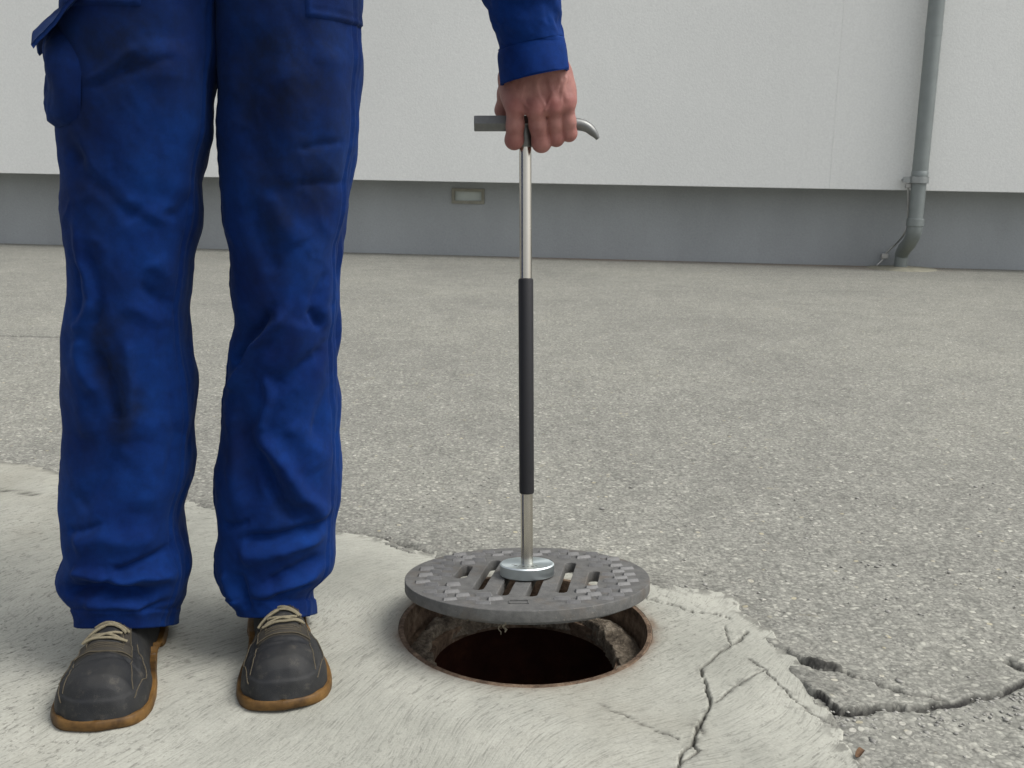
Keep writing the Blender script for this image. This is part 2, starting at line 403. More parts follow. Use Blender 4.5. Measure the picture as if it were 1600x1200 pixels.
# ------------------------------------------------------------------ GROUND : concrete apron and asphalt yard
HC = np.array([0.0245, 1.330]); HR = 0.1685           # manhole centre and clear radius of its frame
edge_px = [(-140, 722), (0, 724), (40, 727), (75, 736), (104, 748), (180, 762), (250, 775), (292, 783), (345, 795), (420, 812), (470, 822), (530, 834), (575, 838), (612, 848),
           (648, 860), (700, 869), (800, 884), (900, 893), (1012, 906), (1060, 920), (1110, 927), (1150, 936), (1148, 954), (1170, 968), (1196, 986), (1214, 1004), (1228, 1022), (1246, 1040),
           (1252, 1052), (1272, 1068), (1288, 1090), (1290, 1112), (1302, 1132), (1312, 1156), (1334, 1196), (1350, 1235), (1370, 1300)]
edge = [tuple(G(*p)[:2]) for p in edge_px]
edge += [(0.42, 0.62), (0.36, 0.36), (0.1, 0.2), (-0.4, 0.16), (-0.95, 0.3), (-1.35, 0.7), (-1.6, 1.2), (-1.62, 1.7)]
EDGE = np.array(edge)
def apron_sd(x, y):
    d, _, _ = poly_dist(x, y, np.vstack([EDGE, EDGE[:1]])); ins = inside_poly(x, y, EDGE)
    return np.where(ins, d, -d)
def px_path(p): return [tuple(G(*q)[:2]) for q in p]
cracks = [  # path, width, depth
    (px_path([(1168, 990), (1155, 1003), (1142, 1014), (1122, 1024), (1110, 1036), (1097, 1046), (1096, 1062), (1104, 1078), (1111, 1100), (1104, 1116), (1096, 1130), (1086, 1150), (1082, 1166), (1066, 1180), (1061, 1200), (1055, 1235)]), .0022, .009),
    (px_path([(1132, 984), (1136, 998), (1142, 1012)]), .0010, .003),
    (px_path([(1116, 1102), (1128, 1094), (1142, 1080), (1160, 1070), (1180, 1058), (1192, 1051)]), .0012, .0035),
    (px_path([(1170, 1034), (1184, 1044), (1198, 1052), (1216, 1072), (1238, 1094), (1262, 1112), (1284, 1124), (1300, 1134)]), .0009, .003),
    (px_path([(1082, 1168), (1094, 1176), (1078, 1188), (1064, 1196)]), .0018, .007),
    (px_path([(1088, 1138), (1098, 1150), (1094, 1140)]), .0009, .003),
    (px_path([(1004, 936), (1030, 944), (1060, 952), (1090, 962), (1120, 962), (1145, 970)]), .0013, .004),
    (px_path([(940, 1106), (975, 1122), (1010, 1140), (1060, 1160)]), .0013, .003),
    (px_path([(-20, 765), (40, 772), (104, 780), (170, 800), (230, 806), (290, 812)]), .002, .004),
]
def axis(segs):
    out = [segs[0][0]]
    for a, b, s in segs: n = max(1, int(round((b-a)/s))); out += list(a+(b-a)*np.arange(1, n+1)/n)
    return np.array(out)

def build_apron():
    xs = axis([(-1.75, -.85, .02), (-.85, -.62, .006), (-.62, .18, .0042), (.18, .52, .0019), (.52, .62, .006), (.62, .7, .02)]); ys = axis([(.08, .9, .03), (.9, 1.0, .004), (1.0, 1.3, .0021), (1.3, 1.62, .005), (1.62, 2.2, .008)])
    X, Y = np.meshgrid(xs, ys, indexing='ij'); Xf, Yf = X.ravel(), Y.ravel()
    nx_, ny_ = fbm(Xf*55, Yf*55, 3, 3), fbm(Xf*55, Yf*55, 9, 3); sd = apron_sd(Xf+nx_*.006, Yf+ny_*.006)
    z = fbm(Xf*3, Yf*3, 1, 3)*.004+fbm(Xf*28, Yf*28, 5, 4)*.0016
    z = z+.004 - .05*(1-sstep(-.022, -.005, sd)) - .003*(1-sstep(0, .09, sd))
    # thin spilled skirt at the left rear and broken flake at the right rear
    d, _, _ = poly_dist(Xf, Yf, px_path([(-150, 768), (40, 774), (120, 784), (300, 815), (520, 850)])); z -= .004*np.exp(-(d/.012)**2)
    dirt = np.zeros_like(z)
    for path, w, dep in cracks:
        wob = fbm(Xf*90, Yf*90, 21, 2)*.0035; d, t, _ = poly_dist(Xf+wob, Yf+wob*.7, path)
        ww = .0007+w*(.02+.85*np.abs(fbm(t*14, t*0+.3, 31, 2))+.12); z -= dep*np.exp(-(d/ww)**3); z -= .0009*np.exp(-(d/.008)**2)*fbm(Xf*120, Yf*120, 8, 2)
        dirt = np.maximum(dirt, .95*np.exp(-(d/(ww*.95))**4)); dirt = np.maximum(dirt, .4*np.exp(-(d/.007)**2)*sstep(.0, .35, fbm(Xf*110, Yf*110, 4, 3)))
    dirt = np.maximum(dirt, .5*(1-sstep(0.0, .02, sd))*(fbm(Xf*60, Yf*60, 6, 3) > .0))
    dx, dy = Xf-HC[0], Yf-HC[1]; r = np.hypot(dx, dy); ang = np.arctan2(dy, dx)
    rust = np.exp(-np.clip(r-HR-.006+.006*fbm(Xf*45, Yf*45, 77, 3), 0, 1)/.009)*(.6+.6*fbm(ang*6, r*40, 11, 3)); rust = np.clip(rust, 0, 1)
    rust = np.maximum(rust, .9*np.exp(-((ang-.05)/.16)**2)*(1-sstep(HR+.008, HR+.026, r+fbm(Xf*60, Yf*60, 2)*.01)))
    z = np.where(r < HR+.03, z*sstep(HR, HR+.03, r)+.0035*(1-sstep(HR, HR+.03, r)), z)
    RC = HR+.008
    keep_v = (sd > -.03) & (r > RC-.0001)
    Q = grid_quads(len(xs), len(ys)); q_in = (r[Q] < RC).all(1); q_out = (sd[Q] < -.03).any(1); Q = Q[~(q_in | q_out)]
    m = r < RC; Xn = np.where(m, HC[0]+dx/np.maximum(r, 1e-6)*RC, Xf); Yn = np.where(m, HC[1]+dy/np.maximum(r, 1e-6)*RC, Yf); z = np.where(m, .0035, z)
    used = np.unique(Q); rem = np.full(len(Xf), -1); rem[used] = np.arange(len(used))
    V = np.stack([Xn, Yn, z], -1)[used]
    o = obj('concrete_apron', mesh_np('concrete_apron', V, rem[Q], attrs={'dirt': dirt[used], 'rust': rust[used]}), M['concrete']); struct(o)
build_apron()

main_crack = px_path([(1276, 1096), (1292, 1106), (1319, 1115), (1350, 1112), (1375, 1107), (1424, 1110), (1455, 1107), (1487, 1103), (1525, 1092), (1562, 1088), (1585, 1076), (1602, 1067), (1680, 1042), (1800, 1022), (1960, 980)])
side_crack = px_path([(1226, 1022), (1248, 1034), (1262, 1042), (1292, 1049), (1322, 1055), (1360, 1066), (1397, 1079), (1440, 1090), (1474, 1098)])
far_crack = px_path([(-250, 520), (-60, 523), (60, 526), (130, 528), (230, 531)])
edge_crack = px_path([(535, 832), (575, 836), (600, 842), (628, 848), (650, 858), (672, 866)])
right_crack = px_path([(1578, 1036), (1592, 1044), (1612, 1050)])
def build_yard():
    xs = axis([(-60, -20, 4), (-20, -6, .7), (-6, -2.6, .12), (-2.6, -1.3, .03), (-1.3, -.2, .008), (-.2, .3, .0055), (.3, 1.0, .0032), (1.0, 1.15, .006), (1.15, 1.5, .012), (1.5, 2.6, .03), (2.6, 6, .12), (6, 20, .7), (20, 60, 4)])
    ys = axis([(-30, -4, 2), (-4, .5, .2), (.5, .95, .02), (.95, 1.3, .0032), (1.3, 1.45, .006), (1.45, 2.1, .009), (2.1, 3.2, .02), (3.2, 3.6, .05), (3.6, 4.3, .009), (4.3, 8, .06), (8, 12, .5), (12, 60, 4)])
    X, Y = np.meshgrid(xs, ys, indexing='ij'); Xf, Yf = X.ravel(), Y.ravel()
    sd = apron_sd(Xf, Yf); near = (Yf < 3.5) & (np.abs(Xf) < 3)
    z = fbm(Xf*1.1, Yf*1.1, 2, 3)*.006*sstep(.2, 1.5, Yf)*(1-sstep(5.5, 6.8, Yf)) + np.where(near, fbm(Xf*42, Yf*42, 14, 4)*.0028+fbm(Xf*9, Yf*9, 15, 2)*.002, 0)
    z = z*(1-sstep(5.5, 7, Yf))
    z -= .060*sstep(.012, .04, sd)
    ins = (sd > .05); dirt = np.zeros_like(z)
    wob = fbm(Xf*70, Yf*70, 41, 3)*.006+fbm(Xf*190, Yf*190, 43, 2)*.0025
    d, t, s = poly_dist(Xf+wob, Yf+wob, main_crack)
    rise = .009*(1-.62*sstep(.02, .45, t))
    far = s > 0
    z += np.where(far, rise*np.exp(-d/.07)*sstep(-.001, .002, d), 0)
    z -= np.where(~far | (d < .004), (.010*(1-sstep(.1, .4, t))+.006)*np.exp(-(d/.0034)**4), 0)
    dirt = np.maximum(dirt, 1.0*np.exp(-(d/(.0042+.005*(1-sstep(.02, .25, t))))**4)*(.75+.25*sstep(-.2, .2, fbm(Xf*40, Yf*40, 51, 2))));  # crack face blackened: grime plus the shade of its undercut, put into the colour
    d, t, s = poly_dist(Xf+wob, Yf+wob, side_crack); far = s > 0
    z += np.where(far, .007*(1-sstep(.2, .6, t))*np.exp(-d/.03)*sstep(0, .004, d), 0); z -= .008*(1-.6*t)*np.exp(-(d/.0026)**2)
    tar = np.exp(-((t-.33)/.16)**4)*np.exp(-(np.maximum(d-.004, 0)/.009)**2)*far
    dirt = np.maximum(dirt, np.maximum(.85*tar, .85*np.exp(-(d/.0026)**2)))
    z += .004*tar
    for path, w, dep, a in ((far_crack, .012, .012, .85), (edge_crack, .006, .012, .9), (right_crack, .007, .014, .8)):
        d, t, s = poly_dist(Xf+wob*.6, Yf+wob*.6, path); z -= dep*np.exp(-(d/w)**2); dirt = np.maximum(dirt, a*np.exp(-(d/w)**2))
    # dirt gathered along the apron's edge
    dirt = np.maximum(dirt, .35*np.exp(-(np.minimum(sd, 0)/.03)**2)*(fbm(Xf*30, Yf*30, 12, 3)*.8+.4).clip(0, 1)*(sd < .03))
    rust = np.zeros_like(z)
    for px, py, rx, ry, a in ((985, 406, .8, .09, .5), (1340, 416, .9, .07, .4), (1400, 421, .4, .06, .3)):
        g = G(px, py); rust = np.maximum(rust, a*np.exp(-((Xf-g[0])/rx)**2-((Yf-g[1])/ry)**2))
    z = np.where(ins, -.06, z)
    r = np.hypot(Xf-HC[0], Yf-HC[1]); Q = grid_quads(len(xs), len(ys))
    drop = (sd[Q] > .08).all(1) & (r[Q] < .3).any(1); Q = Q[~drop]
    used = np.unique(Q); rem = np.full(len(Xf), -1); rem[used] = np.arange(len(used))
    o = obj('asphalt_ground', mesh_np('asphalt_ground', np.stack([Xf, Yf, z], -1)[used], rem[Q], attrs={'dirt': dirt[used], 'rust': rust[used]}), M['asphalt']); struct(o)
build_yard()

# loose grit and pebbles lying on the asphalt and in the crack
def build_grit():
    ico = [(0, 0, 1), (.89, 0, .45), (.28, .85, .45), (-.72, .53, .45), (-.72, -.53, .45), (.28, -.85, .45), (.72, .53, -.45), (-.28, .85, -.45), (-.89, 0, -.45), (-.28, -.85, -.45), (.72, -.53, -.45), (0, 0, -1)]
    fi = [(0, 1, 2), (0, 2, 3), (0, 3, 4), (0, 4, 5), (0, 5, 1), (1, 6, 2), (2, 7, 3), (3, 8, 4), (4, 9, 5), (5, 10, 1), (2, 6, 7), (3, 7, 8), (4, 8, 9), (5, 9, 10), (1, 10, 6), (11, 7, 6), (11, 8, 7), (11, 9, 8), (11, 10, 9), (11, 6, 10)]
    ico = np.array(ico); fi = np.array(fi); V = []; F = []; n = 0
    pts = []
    mc = np.array(main_crack)
    for k in range(1500):
        x = rng.uniform(-.25, 1.25); y = .95+1.1*rng.random()**1.6; pts.append((x, y, rng.uniform(.001, .0026)*(1.0+1.2*(rng.random() < .07))))
    for k in range(150):
        i = rng.integers(0, 11); t = rng.random(); p = mc[i]*(1-t)+mc[i+1]*t; pts.append((p[0]+rng.normal(0, .012), p[1]-.006-abs(rng.normal(0, .03)), rng.uniform(.001, .0032)))
    pts = np.array(pts); sd = apron_sd(pts[:, 0], pts[:, 1]); pts = pts[sd < -.004]
    for x, y, r in pts:
        s = r*rng.uniform(.7, 1.3, 3)*np.array([1.1, 1.1, .45]); a = rng.uniform(0, 6.28); R = np.array([[math.cos(a), -math.sin(a), 0], [math.sin(a), math.cos(a), 0], [0, 0, 1]])
        zz = float(fbm(np.array([x*1.1]), np.array([y*1.1]), 2, 3)[0])*.006*float(sstep(.2, 1.5, y))
        V.append(((ico*(1+.18*rng.normal(size=(12, 1))))*s)@R.T+[x, y, zz+r*.1]); F.append(fi+n); n += 12
    o = obj('loose_grit', mesh_np('loose_grit', np.concatenate(V), None, np.concatenate(F), False), mat_simple('pale_grit', (.30, .295, .27), .9, 0, 120, .4, .3))
    o['kind'] = 'stuff'; o['label'] = 'loose pale grit scattered on the asphalt'; o['category'] = 'grit'
build_grit()

# ------------------------------------------------------------------ BUILDING behind the yard
W0, W1 = G(0, 380), G(1600, 422)
wx = (W1-W0); wx /= np.linalg.norm(wx); wn = np.array([wx[1], -wx[0], 0.0])    # outward, towards the camera
if wn[1] > 0: wn = -wn
OVER = .26
def wall_pt(px, py, out=0.0): return on_plane(px, py, W0+wn*out, wn)
zb = .5*(wall_pt(0, 270, OVER)[2]+wall_pt(1600, 301, OVER)[2])
bld = empty('building', tuple(W0+wx*4)); tag(bld, 'long building with white rendered wall above a recessed grey plinth', 'building')
BM = np.stack([wx, -wn, [0, 0, 1]], 1)      # columns: along, into the building, up
def bpart(name, boxes, mat, parent=bld, bevel=0):
    mb = MB()
    for a0, a1, d0, d1, z0, z1 in boxes:
        c = W0+wx*(a0+a1)/2-wn*(d0+d1)/2*1.0+np.array([0, 0, (z0+z1)/2]); mb.box(c, (a1-a0, d1-d0, z1-z0), BM)
    o = mb.build(name, mat, parent, bevel=bevel); shift_into(o, parent if parent is bld else bld); 
    return o
def along(p): return float((p-W0)@wx)
seam = along(wall_pt(1303, 200, OVER)); L0, L1 = -9.0, 16.0; seamL = along(wall_pt(-900, 200, OVER))
bpart('upper_wall', [(seamL+.0015, seam-.0004, -OVER, 9.0, zb, 6.2)], M['wall'])
bpart('upper_wall', [(seam+.0004, L1, -OVER, 9.0, zb, 6.2)], M['wall'])
bpart('upper_wall', [(L0, seamL-.0015, -OVER, 9.0, zb, 6.2)], M['wall'])
bpart('roof_coping', [(L0-.05, L1+.05, -OVER-.06, 9.06, 6.203, 6.28)], M['band'])
# plinth with a real recess for the vent
va, vb = wall_pt(706, 294), wall_pt(757, 319); a0, a1, z1, z0 = along(va), along(vb), va[2], vb[2]
bpart('plinth', [(L0, a0, 0, 8.9, -.3, zb-.002), (a1, L1, 0, 8.9, -.3, zb-.002), (a0, a1, 0, 8.9, -.3, z0), (a0, a1, 0, 8.9, z1, zb-.002), (a0, a1, .08, 8.9, z0, z1)], M['plinth'])
vent = bpart('vent', [(a0+.002, a1-.002, .02, .05, z0+.002, z1-.002)], M['ventpane'])
w = .021
for bx in ((a0, a1, -.012, .019, z0, z0+w), (a0, a1, -.012, .019, z1-w, z1), (a0, a0+w, -.012, .019, z0+w, z1-w), (a1-w, a1, -.012, .019, z0+w, z1-w)):
    f = bpart('vent_frame', [bx], M['ventframe']); f.parent = vent; f.matrix_parent_inverse = Matrix.Identity(4)
    
# downpipe
DP = OVER+.075
def wp(px, py, out=DP): return wall_pt(px, py, out)
foot = wp(1408, 412, .02); dpo = empty('downpipe', (foot[0], foot[1], 0)); tag(dpo, 'grey-green metal rainwater downpipe fixed to the white wall', 'downpipe')
pr = .5*abs(along(wp(1452, 250))-along(wp(1427, 250))); ax = along(wp(1437.5, 270))
def dpp(z, out=DP, da=0.0): return W0+wx*(ax+da)+wn*out+np.array([0, 0, z])
zc = wp(1437, 281)[2]; ze = wp(1437, 347)[2]; zs = wp(1455, 41)[2]
def dpart(mb, name, mat, smooth=True): o = mb.build(name, mat, dpo, smooth); shift_into(o, dpo); return o
dpart(MB().tube([dpp(zs), dpp(6.1)], pr, 28), 'upper_pipe', M['pipe'])
dpart(MB().tube([dpp(zs-.06), dpp(zs-.002), dpp(zs), dpp(zs+.0)][:2]+[dpp(zs)], [pr*1.03]*3, 28), 'pipe_joint', M['pipe'])
dpart(MB().tube([dpp(zc), dpp(zs-.06)], pr, 28), 'middle_pipe', M['pipe'])
dpart(MB().tube([dpp(ze-.02), dpp(zc-.01)], pr*.93, 28), 'lower_pipe', M['pipe'])
dpart(MB().tube([dpp(zc-.022), dpp(zc-.02), dpp(zc+.02), dpp(zc+.022)], [pr*1.1, pr*1.2, pr*1.2, pr*1.1], 28), 'collar', M['band'])
lug = MB(); lug.box(dpp(zc, DP-.0, -pr*1.55), (pr*.9, .02, .035), BM); lug.tube([dpp(zc, DP, -pr*1.7), dpp(zc, .0, -pr*1.7)], .008, 8); dpart(lug, 'wall_clamp', M['band'], False)
dpart(MB().tube([dpp(zc+.024), dpp(zc+.05), dpp(zc+.055)], [pr*1.06, pr*1.06, pr*.99], 28), 'sleeve_ring', M['pipe'])
# offset elbow: leans left and back under the overhang, then drops into the ground
bp = along(wp(1407, 410, .09))-ax
ctrl = [dpp(ze+.01), dpp(ze-.05), dpp(ze-.09, DP-.02, bp*.06), dpp(ze-.14, DP-.085, bp*.36), dpp(ze-.18, DP-.165, bp*.72), dpp(ze-.22, DP-.225, bp*.97), dpp(ze-.25, DP-.235, bp), dpp(-.02, DP-.235, bp)]
def smooth_path(c, n=8):
    c = np.array(c); out = []; c = np.vstack([2*c[0]-c[1], c, 2*c[-1]-c[-2]])
    for i in range(1, len(c)-2):
        for t in np.arange(n)/n:
            out.append(.5*((2*c[i])+(-c[i-1]+c[i+1])*t+(2*c[i-1]-5*c[i]+4*c[i+1]-c[i+2])*t*t+(-c[i-1]+3*c[i]-3*c[i+1]+c[i+2])*t**3))
    out.append(c[-2]); return np.array(out)
sp = smooth_path(ctrl); dpart(MB().tube(sp, np.linspace(pr*1.0, pr*.86, len(sp)), 28), 'elbow', M['pipe'])
dpart(MB().tube([dpp(ze-.03), dpp(ze-.025), dpp(ze+.02), dpp(ze+.022)], [pr*1.02, pr*1.1, pr*1.1, pr*.98], 28), 'elbow_socket', M['pipe'])
pud = MB(); fp = dpp(0, DP-.20, bp); pud.lathe([(0.0, .012), (.10, .012), (.22, .004), (.24, -.01)], 40, (fp[0], fp[1], 0)); o = pud.build('foot_patch', mat_simple('pale_mortar_patch', (.27, .26, .2), .9, 0, 20, .25, .5, .003), dpo, True); shift_into(o, dpo)
# earthing wire
wpth = [wp(1419, 290, DP-.02), wp(1419, 320, DP-.03), wp(1418, 344, DP-.05), wp(1412, 366, DP-.05), wp(1401, 380, .1), wp(1387, 393, .06), wp(1382, 400, .05), wp(1378, 407, .05), wp(1370, 410, .06)]
wpth[-1][2] = .01
wire = MB().tube(smooth_path(wpth), .0062, 10).build('earthing_wire', M['wire'], None, True); tag(wire, 'thin pale metal wire running down beside the downpipe foot', 'wire')
cl = MB(); cl.box(wpth[0], (.035, .03, .03), BM); cl.build('wire_clamp', M['wire'], wire, bevel=.004)
cl = MB(); cl.box(wpth[-3], (.045, .03, .035), BM); cl.build('wire_clamp', M['wire'], wire, bevel=.004)

# ------------------------------------------------------------------ MANHOLE
mh = empty('manhole', (HC[0], HC[1], 0)); tag(mh, 'open round manhole with rusty rim set in the pale concrete', 'manhole')
prof = [(HR+.0078, -.02), (HR+.0078, .003), (HR+.006, .0045), (HR+.001, .004), (HR, .002), (HR-.003, -.036), (HR-.005, -.038), (.128, -.040), (.127, -.043), (.129, -.062), (.19, -.075)]
o = MB().lathe(prof, 128).build('frame_ring', M['frame'], mh, True)
o = MB().lathe([(.186, -.06), (.18, -.12), (.17, -.2), (.17, -1.8)], 96).build('shaft_wall', M['shaft'], mh, True)
o = MB().lathe([(0, -1.75), (.21, -1.75)], 48).build('shaft_water', M['water'], mh)
def build_crust():
    n, m = 300, 16; a = np.linspace(0, 2*math.pi, n, endpoint=False); R_, A = np.meshgrid(np.linspace(0, 1, m), a, indexing='ij')
    cx, cy = np.cos(A), np.sin(A)
    back = .35+.65*sstep(-.5, .6, cy)
    rin = .131-.012*back*(fbm(cx*3+5, cy*3+9, 3, 3)+.5)-.006*fbm(cx*9, cy*9, 17, 4)-.003*fbm(cx*30, cy*30, 19, 3)
    rout = .1675-.012*np.clip(fbm(cx*4, cy*4, 23, 3)+.25, 0, 1)*1.2
    r = rin+(rout-rin)*R_
    bump = back*(.011+.010*fbm(cx*6+R_*2, cy*6, 29, 4))*np.sin(np.pi*(R_*.82+.18))**.6+.004*fbm(r*cx*90, r*cy*90, 33, 4)
    z = -.0395+np.clip(bump, -.0005, 1)
    z[0] = -.055
    V = np.stack([r*cx, r*cy, z], -1)
    q = grid_quads(m, n, True)[:, ::-1]
    obj('mortar_crust', mesh_np('mortar_crust', V, q), M['crust'], mh)
build_crust()

# ------------------------------------------------------------------ COVER + LIFTING TOOL
YH = HC[1]
CC = P(823.5, 899, YH); TT = P(820.5, 193, YH+.085)
nrm = TT-CC; LEN = np.linalg.norm(nrm); nrm /= LEN
ux = np.array([1.0, 0, 0]); ux -= nrm*(ux@nrm); ux /= np.linalg.norm(ux); uy = np.cross(nrm, ux)
FR = Matrix([[ux[0], uy[0], nrm[0], CC[0]], [ux[1], uy[1], nrm[1], CC[1]], [ux[2], uy[2], nrm[2], CC[2]], [0, 0, 0, 1]])
CR, CT = .1672, .0155
def slot_pts(cx, cy, half, wd, ang, n=10):
    p = []
    for k in range(n+1): a = math.pi*k/n; p.append((wd*math.cos(a), half-wd+wd*math.sin(a)))
    for k in range(n+1): a = math.pi+math.pi*k/n; p.append((wd*math.cos(a), -half+wd+wd*math.sin(a)))
    ca, sa = math.cos(ang), math.sin(ang)
    return [(cx+x*ca-y*sa, cy+x*sa+y*ca) for x, y in p]
ANG = math.radians(-8)
def build_cover():
    cu = bpy.data.curves.new('cover_curve', 'CURVE'); cu.dimensions = '2D'; cu.fill_mode = 'BOTH'; cu.extrude = CT/2-.0012; cu.bevel_depth = .0012; cu.bevel_resolution = 2
    def spl(pts):
        s = cu.splines.new('POLY'); s.points.add(len(pts)-1); s.use_cyclic_u = True
        for p, q in zip(s.points, pts): p.co = (q[0], q[1], 0, 1)
    spl([(CR*math.cos(2*math.pi*k/160), CR*math.sin(2*math.pi*k/160)) for k in range(160)])
    slots = []
    for off, half, sh in ((-.335, .49, 0), (-.117, .60, -.02), (.105, .60, -.02), (.325, .49, 0), (-.545, .22, .06), (.545, .25, -.03)):
        ca, sa = math.cos(ANG), math.sin(ANG); c = (off*ca-sh*sa, off*sa+sh*ca)
        wd = .0088 if abs(off) < .5 else .0088
        pts = slot_pts(c[0]*CR, c[1]*CR, half*CR, wd, ANG)
        if off < -.5: pts = [(x+.0016*math.sin(9+x*900)+.001*math.sin(y*700), y+.0014*math.sin(y*800+2)) for x, y in pts]
        spl(pts); slots.append((c, off, half))
    tmp = bpy.data.objects.new('tmp', cu); COL.objects.link(tmp); dg = bpy.context.evaluated_depsgraph_get()
    me = bpy.data.meshes.new_from_object(tmp.evaluated_get(dg)); bpy.data.objects.remove(tmp); me.name = 'manhole_cover'
    v = np.zeros(len(me.vertices)*3, np.float32); me.vertices.foreach_get('co', v); v = v.reshape(-1, 3); v[:, 2] -= CT/2; me.vertices.foreach_set('co', v.ravel()); me.update()
    o = obj('manhole_cover', me, M['iron']); o.matrix_world = FR
    tag(o, 'round grey cast iron grate cover with slots, lifted above the open manhole', 'manhole cover')
    # raised tread bars
    bm_ = MB(); L, W_, h = .0102, .0052, .0036
    V = [(-L, -W_, -.001), (L, -W_, -.001), (L, W_, -.001), (-L, W_, -.001), (-L*.82, -W_*.35, h), (L*.82, -W_*.35, h), (L*.82, W_*.35, h), (-L*.82, W_*.35, h)]
    bm_.add(V, [(4, 5, 6, 7), (0, 1, 5, 4), (1, 2, 6, 5), (2, 3, 7, 6), (3, 0, 4, 7), (3, 2, 1, 0)]); bar = bm_.mesh('tread_bar'); bar.materials.append(M['worn'])
    rows = 15; pitch = .0212
    for i in range(-8, 9):
        yy = i*.0168
        for j in range(-7, 8):
            xx = (j+(.5 if i % 2 else 0))*.0282; r = math.hypot(xx, yy)
            if r > CR-.012: continue
            ca, sa = math.cos(-ANG), math.sin(-ANG); qx = (xx*ca-yy*sa)/CR; qy = (xx*sa+yy*ca)/CR
            bad = False
            for off, half in ((-.335, .46), (-.117, .585), (.105, .585), (.325, .46), (-.535, .24), (.535, .24)):
                if abs(qx-off) < .125 and abs(qy) < half+.06: bad = True
            if bad or (abs(qx) < .43 and abs(qy) < .6): continue
            if i <= -7 and abs(xx) < .03: continue
            b = obj('tread_bar', bar, None, o); b.location = (xx+random.uniform(-.0008, .0008), yy, 0)
            b.rotation_euler = (0, 0, math.radians((14 if (i+j) % 2 else -6))+random.uniform(-.03, .03)); s = .9+.2*random.random(); b.scale = (s, s, .75+.5*random.random())
    # raised cartouche at the front edge
    mb = MB()
    for c, s in (((-.012, -.138, 0), (.024, .0014, .0024)), ((-.012, -.124, 0), (.024, .0014, .0024)), ((-.024, -.131, 0), (.0014, .014, .0024)), ((0, -.131, 0), (.0014, .014, .0024))): mb.box(c, s)
    mb.build('cartouche', M['iron'], o)
    # seating lip underneath and dirt roots hanging from it
    MB().lathe([(CR-.012, -CT+.001), (CR-.012, -CT-.006), (CR-.02, -CT-.006), (CR-.02, -CT+.001)], 96).build('seating_lip', M['iron'], o, True)
    dm = mat_simple('dried_roots', (.17, .15, .11), .95, 0, 200, .3, .5)
    for (x, y, ln, r) in ((-.030, -.150, .030, .0016), (-.024, -.151, .012, .0016), (-.075, -.135, .014, .0012), (-.036, -.146, .038, .0007), (.01, -.15, .01, .0009)):
        pts = [(x+.0022*math.sin(k*1.7+x*90), y+.002*math.cos(k*1.3), -CT+.002-.6*ln*k/7) for k in range(8)]
        MB().tube(pts, r*np.array([1.2, 1, 1.3, .8, 1.2, .9, 1.1, .5]), 7).build('hanging_root', dm, o, True)
    return o
build_cover()

tool = empty('lifting_tool'); tool.matrix_world = FR; tag(tool, 'steel T-handled magnetic lifting rod with black grip held above the cover', 'lifting tool')
def tl(px, py):   # height along the rod for a pixel row
    d = ray(px, py); n2 = np.cross(ux, nrm); o_ = CC; X = EYE+d*(np.dot(o_-EYE, n2)/np.dot(d, n2)); return float((X-CC)@nrm)
mag_h = .0175; MR = .0375
prof = [(0, 0.0015), (MR-.001, .0015), (MR, .0025), (MR, mag_h-.0016), (MR-.0016, mag_h), (0.014, mag_h), (0.0, mag_h)]
mg = MB().lathe(prof, 96).build('magnet_disc', M['zinc'], tool, True)
mb = MB()          # shallow stamped marks round the rod
for k in range(7):
    a = math.radians(205+k*17); mb.box((.021*math.cos(a), .021*math.sin(a), mag_h), (.0032 if k % 2 else .0011, .0045, .0005), Matrix.Rotation(a+math.pi/2, 3, 'Z')); 
mb.build('stamped_mark', M['tool'], mg)
zs0, zs1 = tl(821, 770), tl(821, 436)
RR = .0083
MB().tube([(0, 0, mag_h-.002), (0, 0, LEN-.012)], RR, 32).build('rod', M['steel'], tool, True)
MB().tube([(0, 0, zs0-.001), (0, 0, zs0), (0, 0, zs0+.002), (0, 0, zs1-.002), (0, 0, zs1), (0, 0, zs1+.001)], [RR, RR+.0014, RR+.0019, RR+.0019, RR+.0014, RR], 32).build('grip_sleeve', M['rubber'], tool, True)
MB().tube([(0, 0, LEN-.032), (0, 0, LEN-.028), (0, 0, LEN)], [RR, RR+.002, RR+.002], 24).build('handle_socket', M['tool'], tool, True)
def tx(px, py):
    n2 = np.cross(ux, nrm); d = ray(px, py); o_ = TT; X = EYE+d*(np.dot(o_-EYE, n2)/np.dot(d, n2)); q = X-CC; return (float(q@ux), 0, float(q@nrm))
hexr = .5*abs(tx(760, 179)[2]-tx(760, 207)[2])
hl, hm, hrr = np.array(tx(741, 193)), np.array(tx(822, 193)), np.array(tx(850, 193))
mb = MB(); mb.tube([hl, hl+[.0012, 0, 0], hm-[.0012, 0, 0]*np.array(1), hm+[.01, 0, 0]], [hexr*.92, hexr, hexr, hexr*.92], 6, ref=(0, math.sin(math.radians(20)), math.cos(math.radians(20)))); mb.build('hammer_head', M['tool'], tool)
pts = smooth_path([hm, hrr, np.array(tx(885, 193)), np.array(tx(905, 194.5)), np.array(tx(918, 199)), np.array(tx(928, 208)), np.array(tx(934.5, 217))], 6)
MB().tube(pts, np.interp(np.linspace(0, 1, len(pts)), [0, .3, .6, .8, 1], [.0095, .0092, .0075, .006, .0026]), 12).build('pick_end', M['tool'], tool, True)

# ------------------------------------------------------------------ PERSON
YA, YB = 1.245, 1.285        # depth of each trouser leg's axis
person = empty('person', (-.36, 1.26, 0)); tag(person, 'person in blue work clothes and dark work shoes standing beside the open manhole', 'person')
def ppart(o): shift_into(o, person); return o

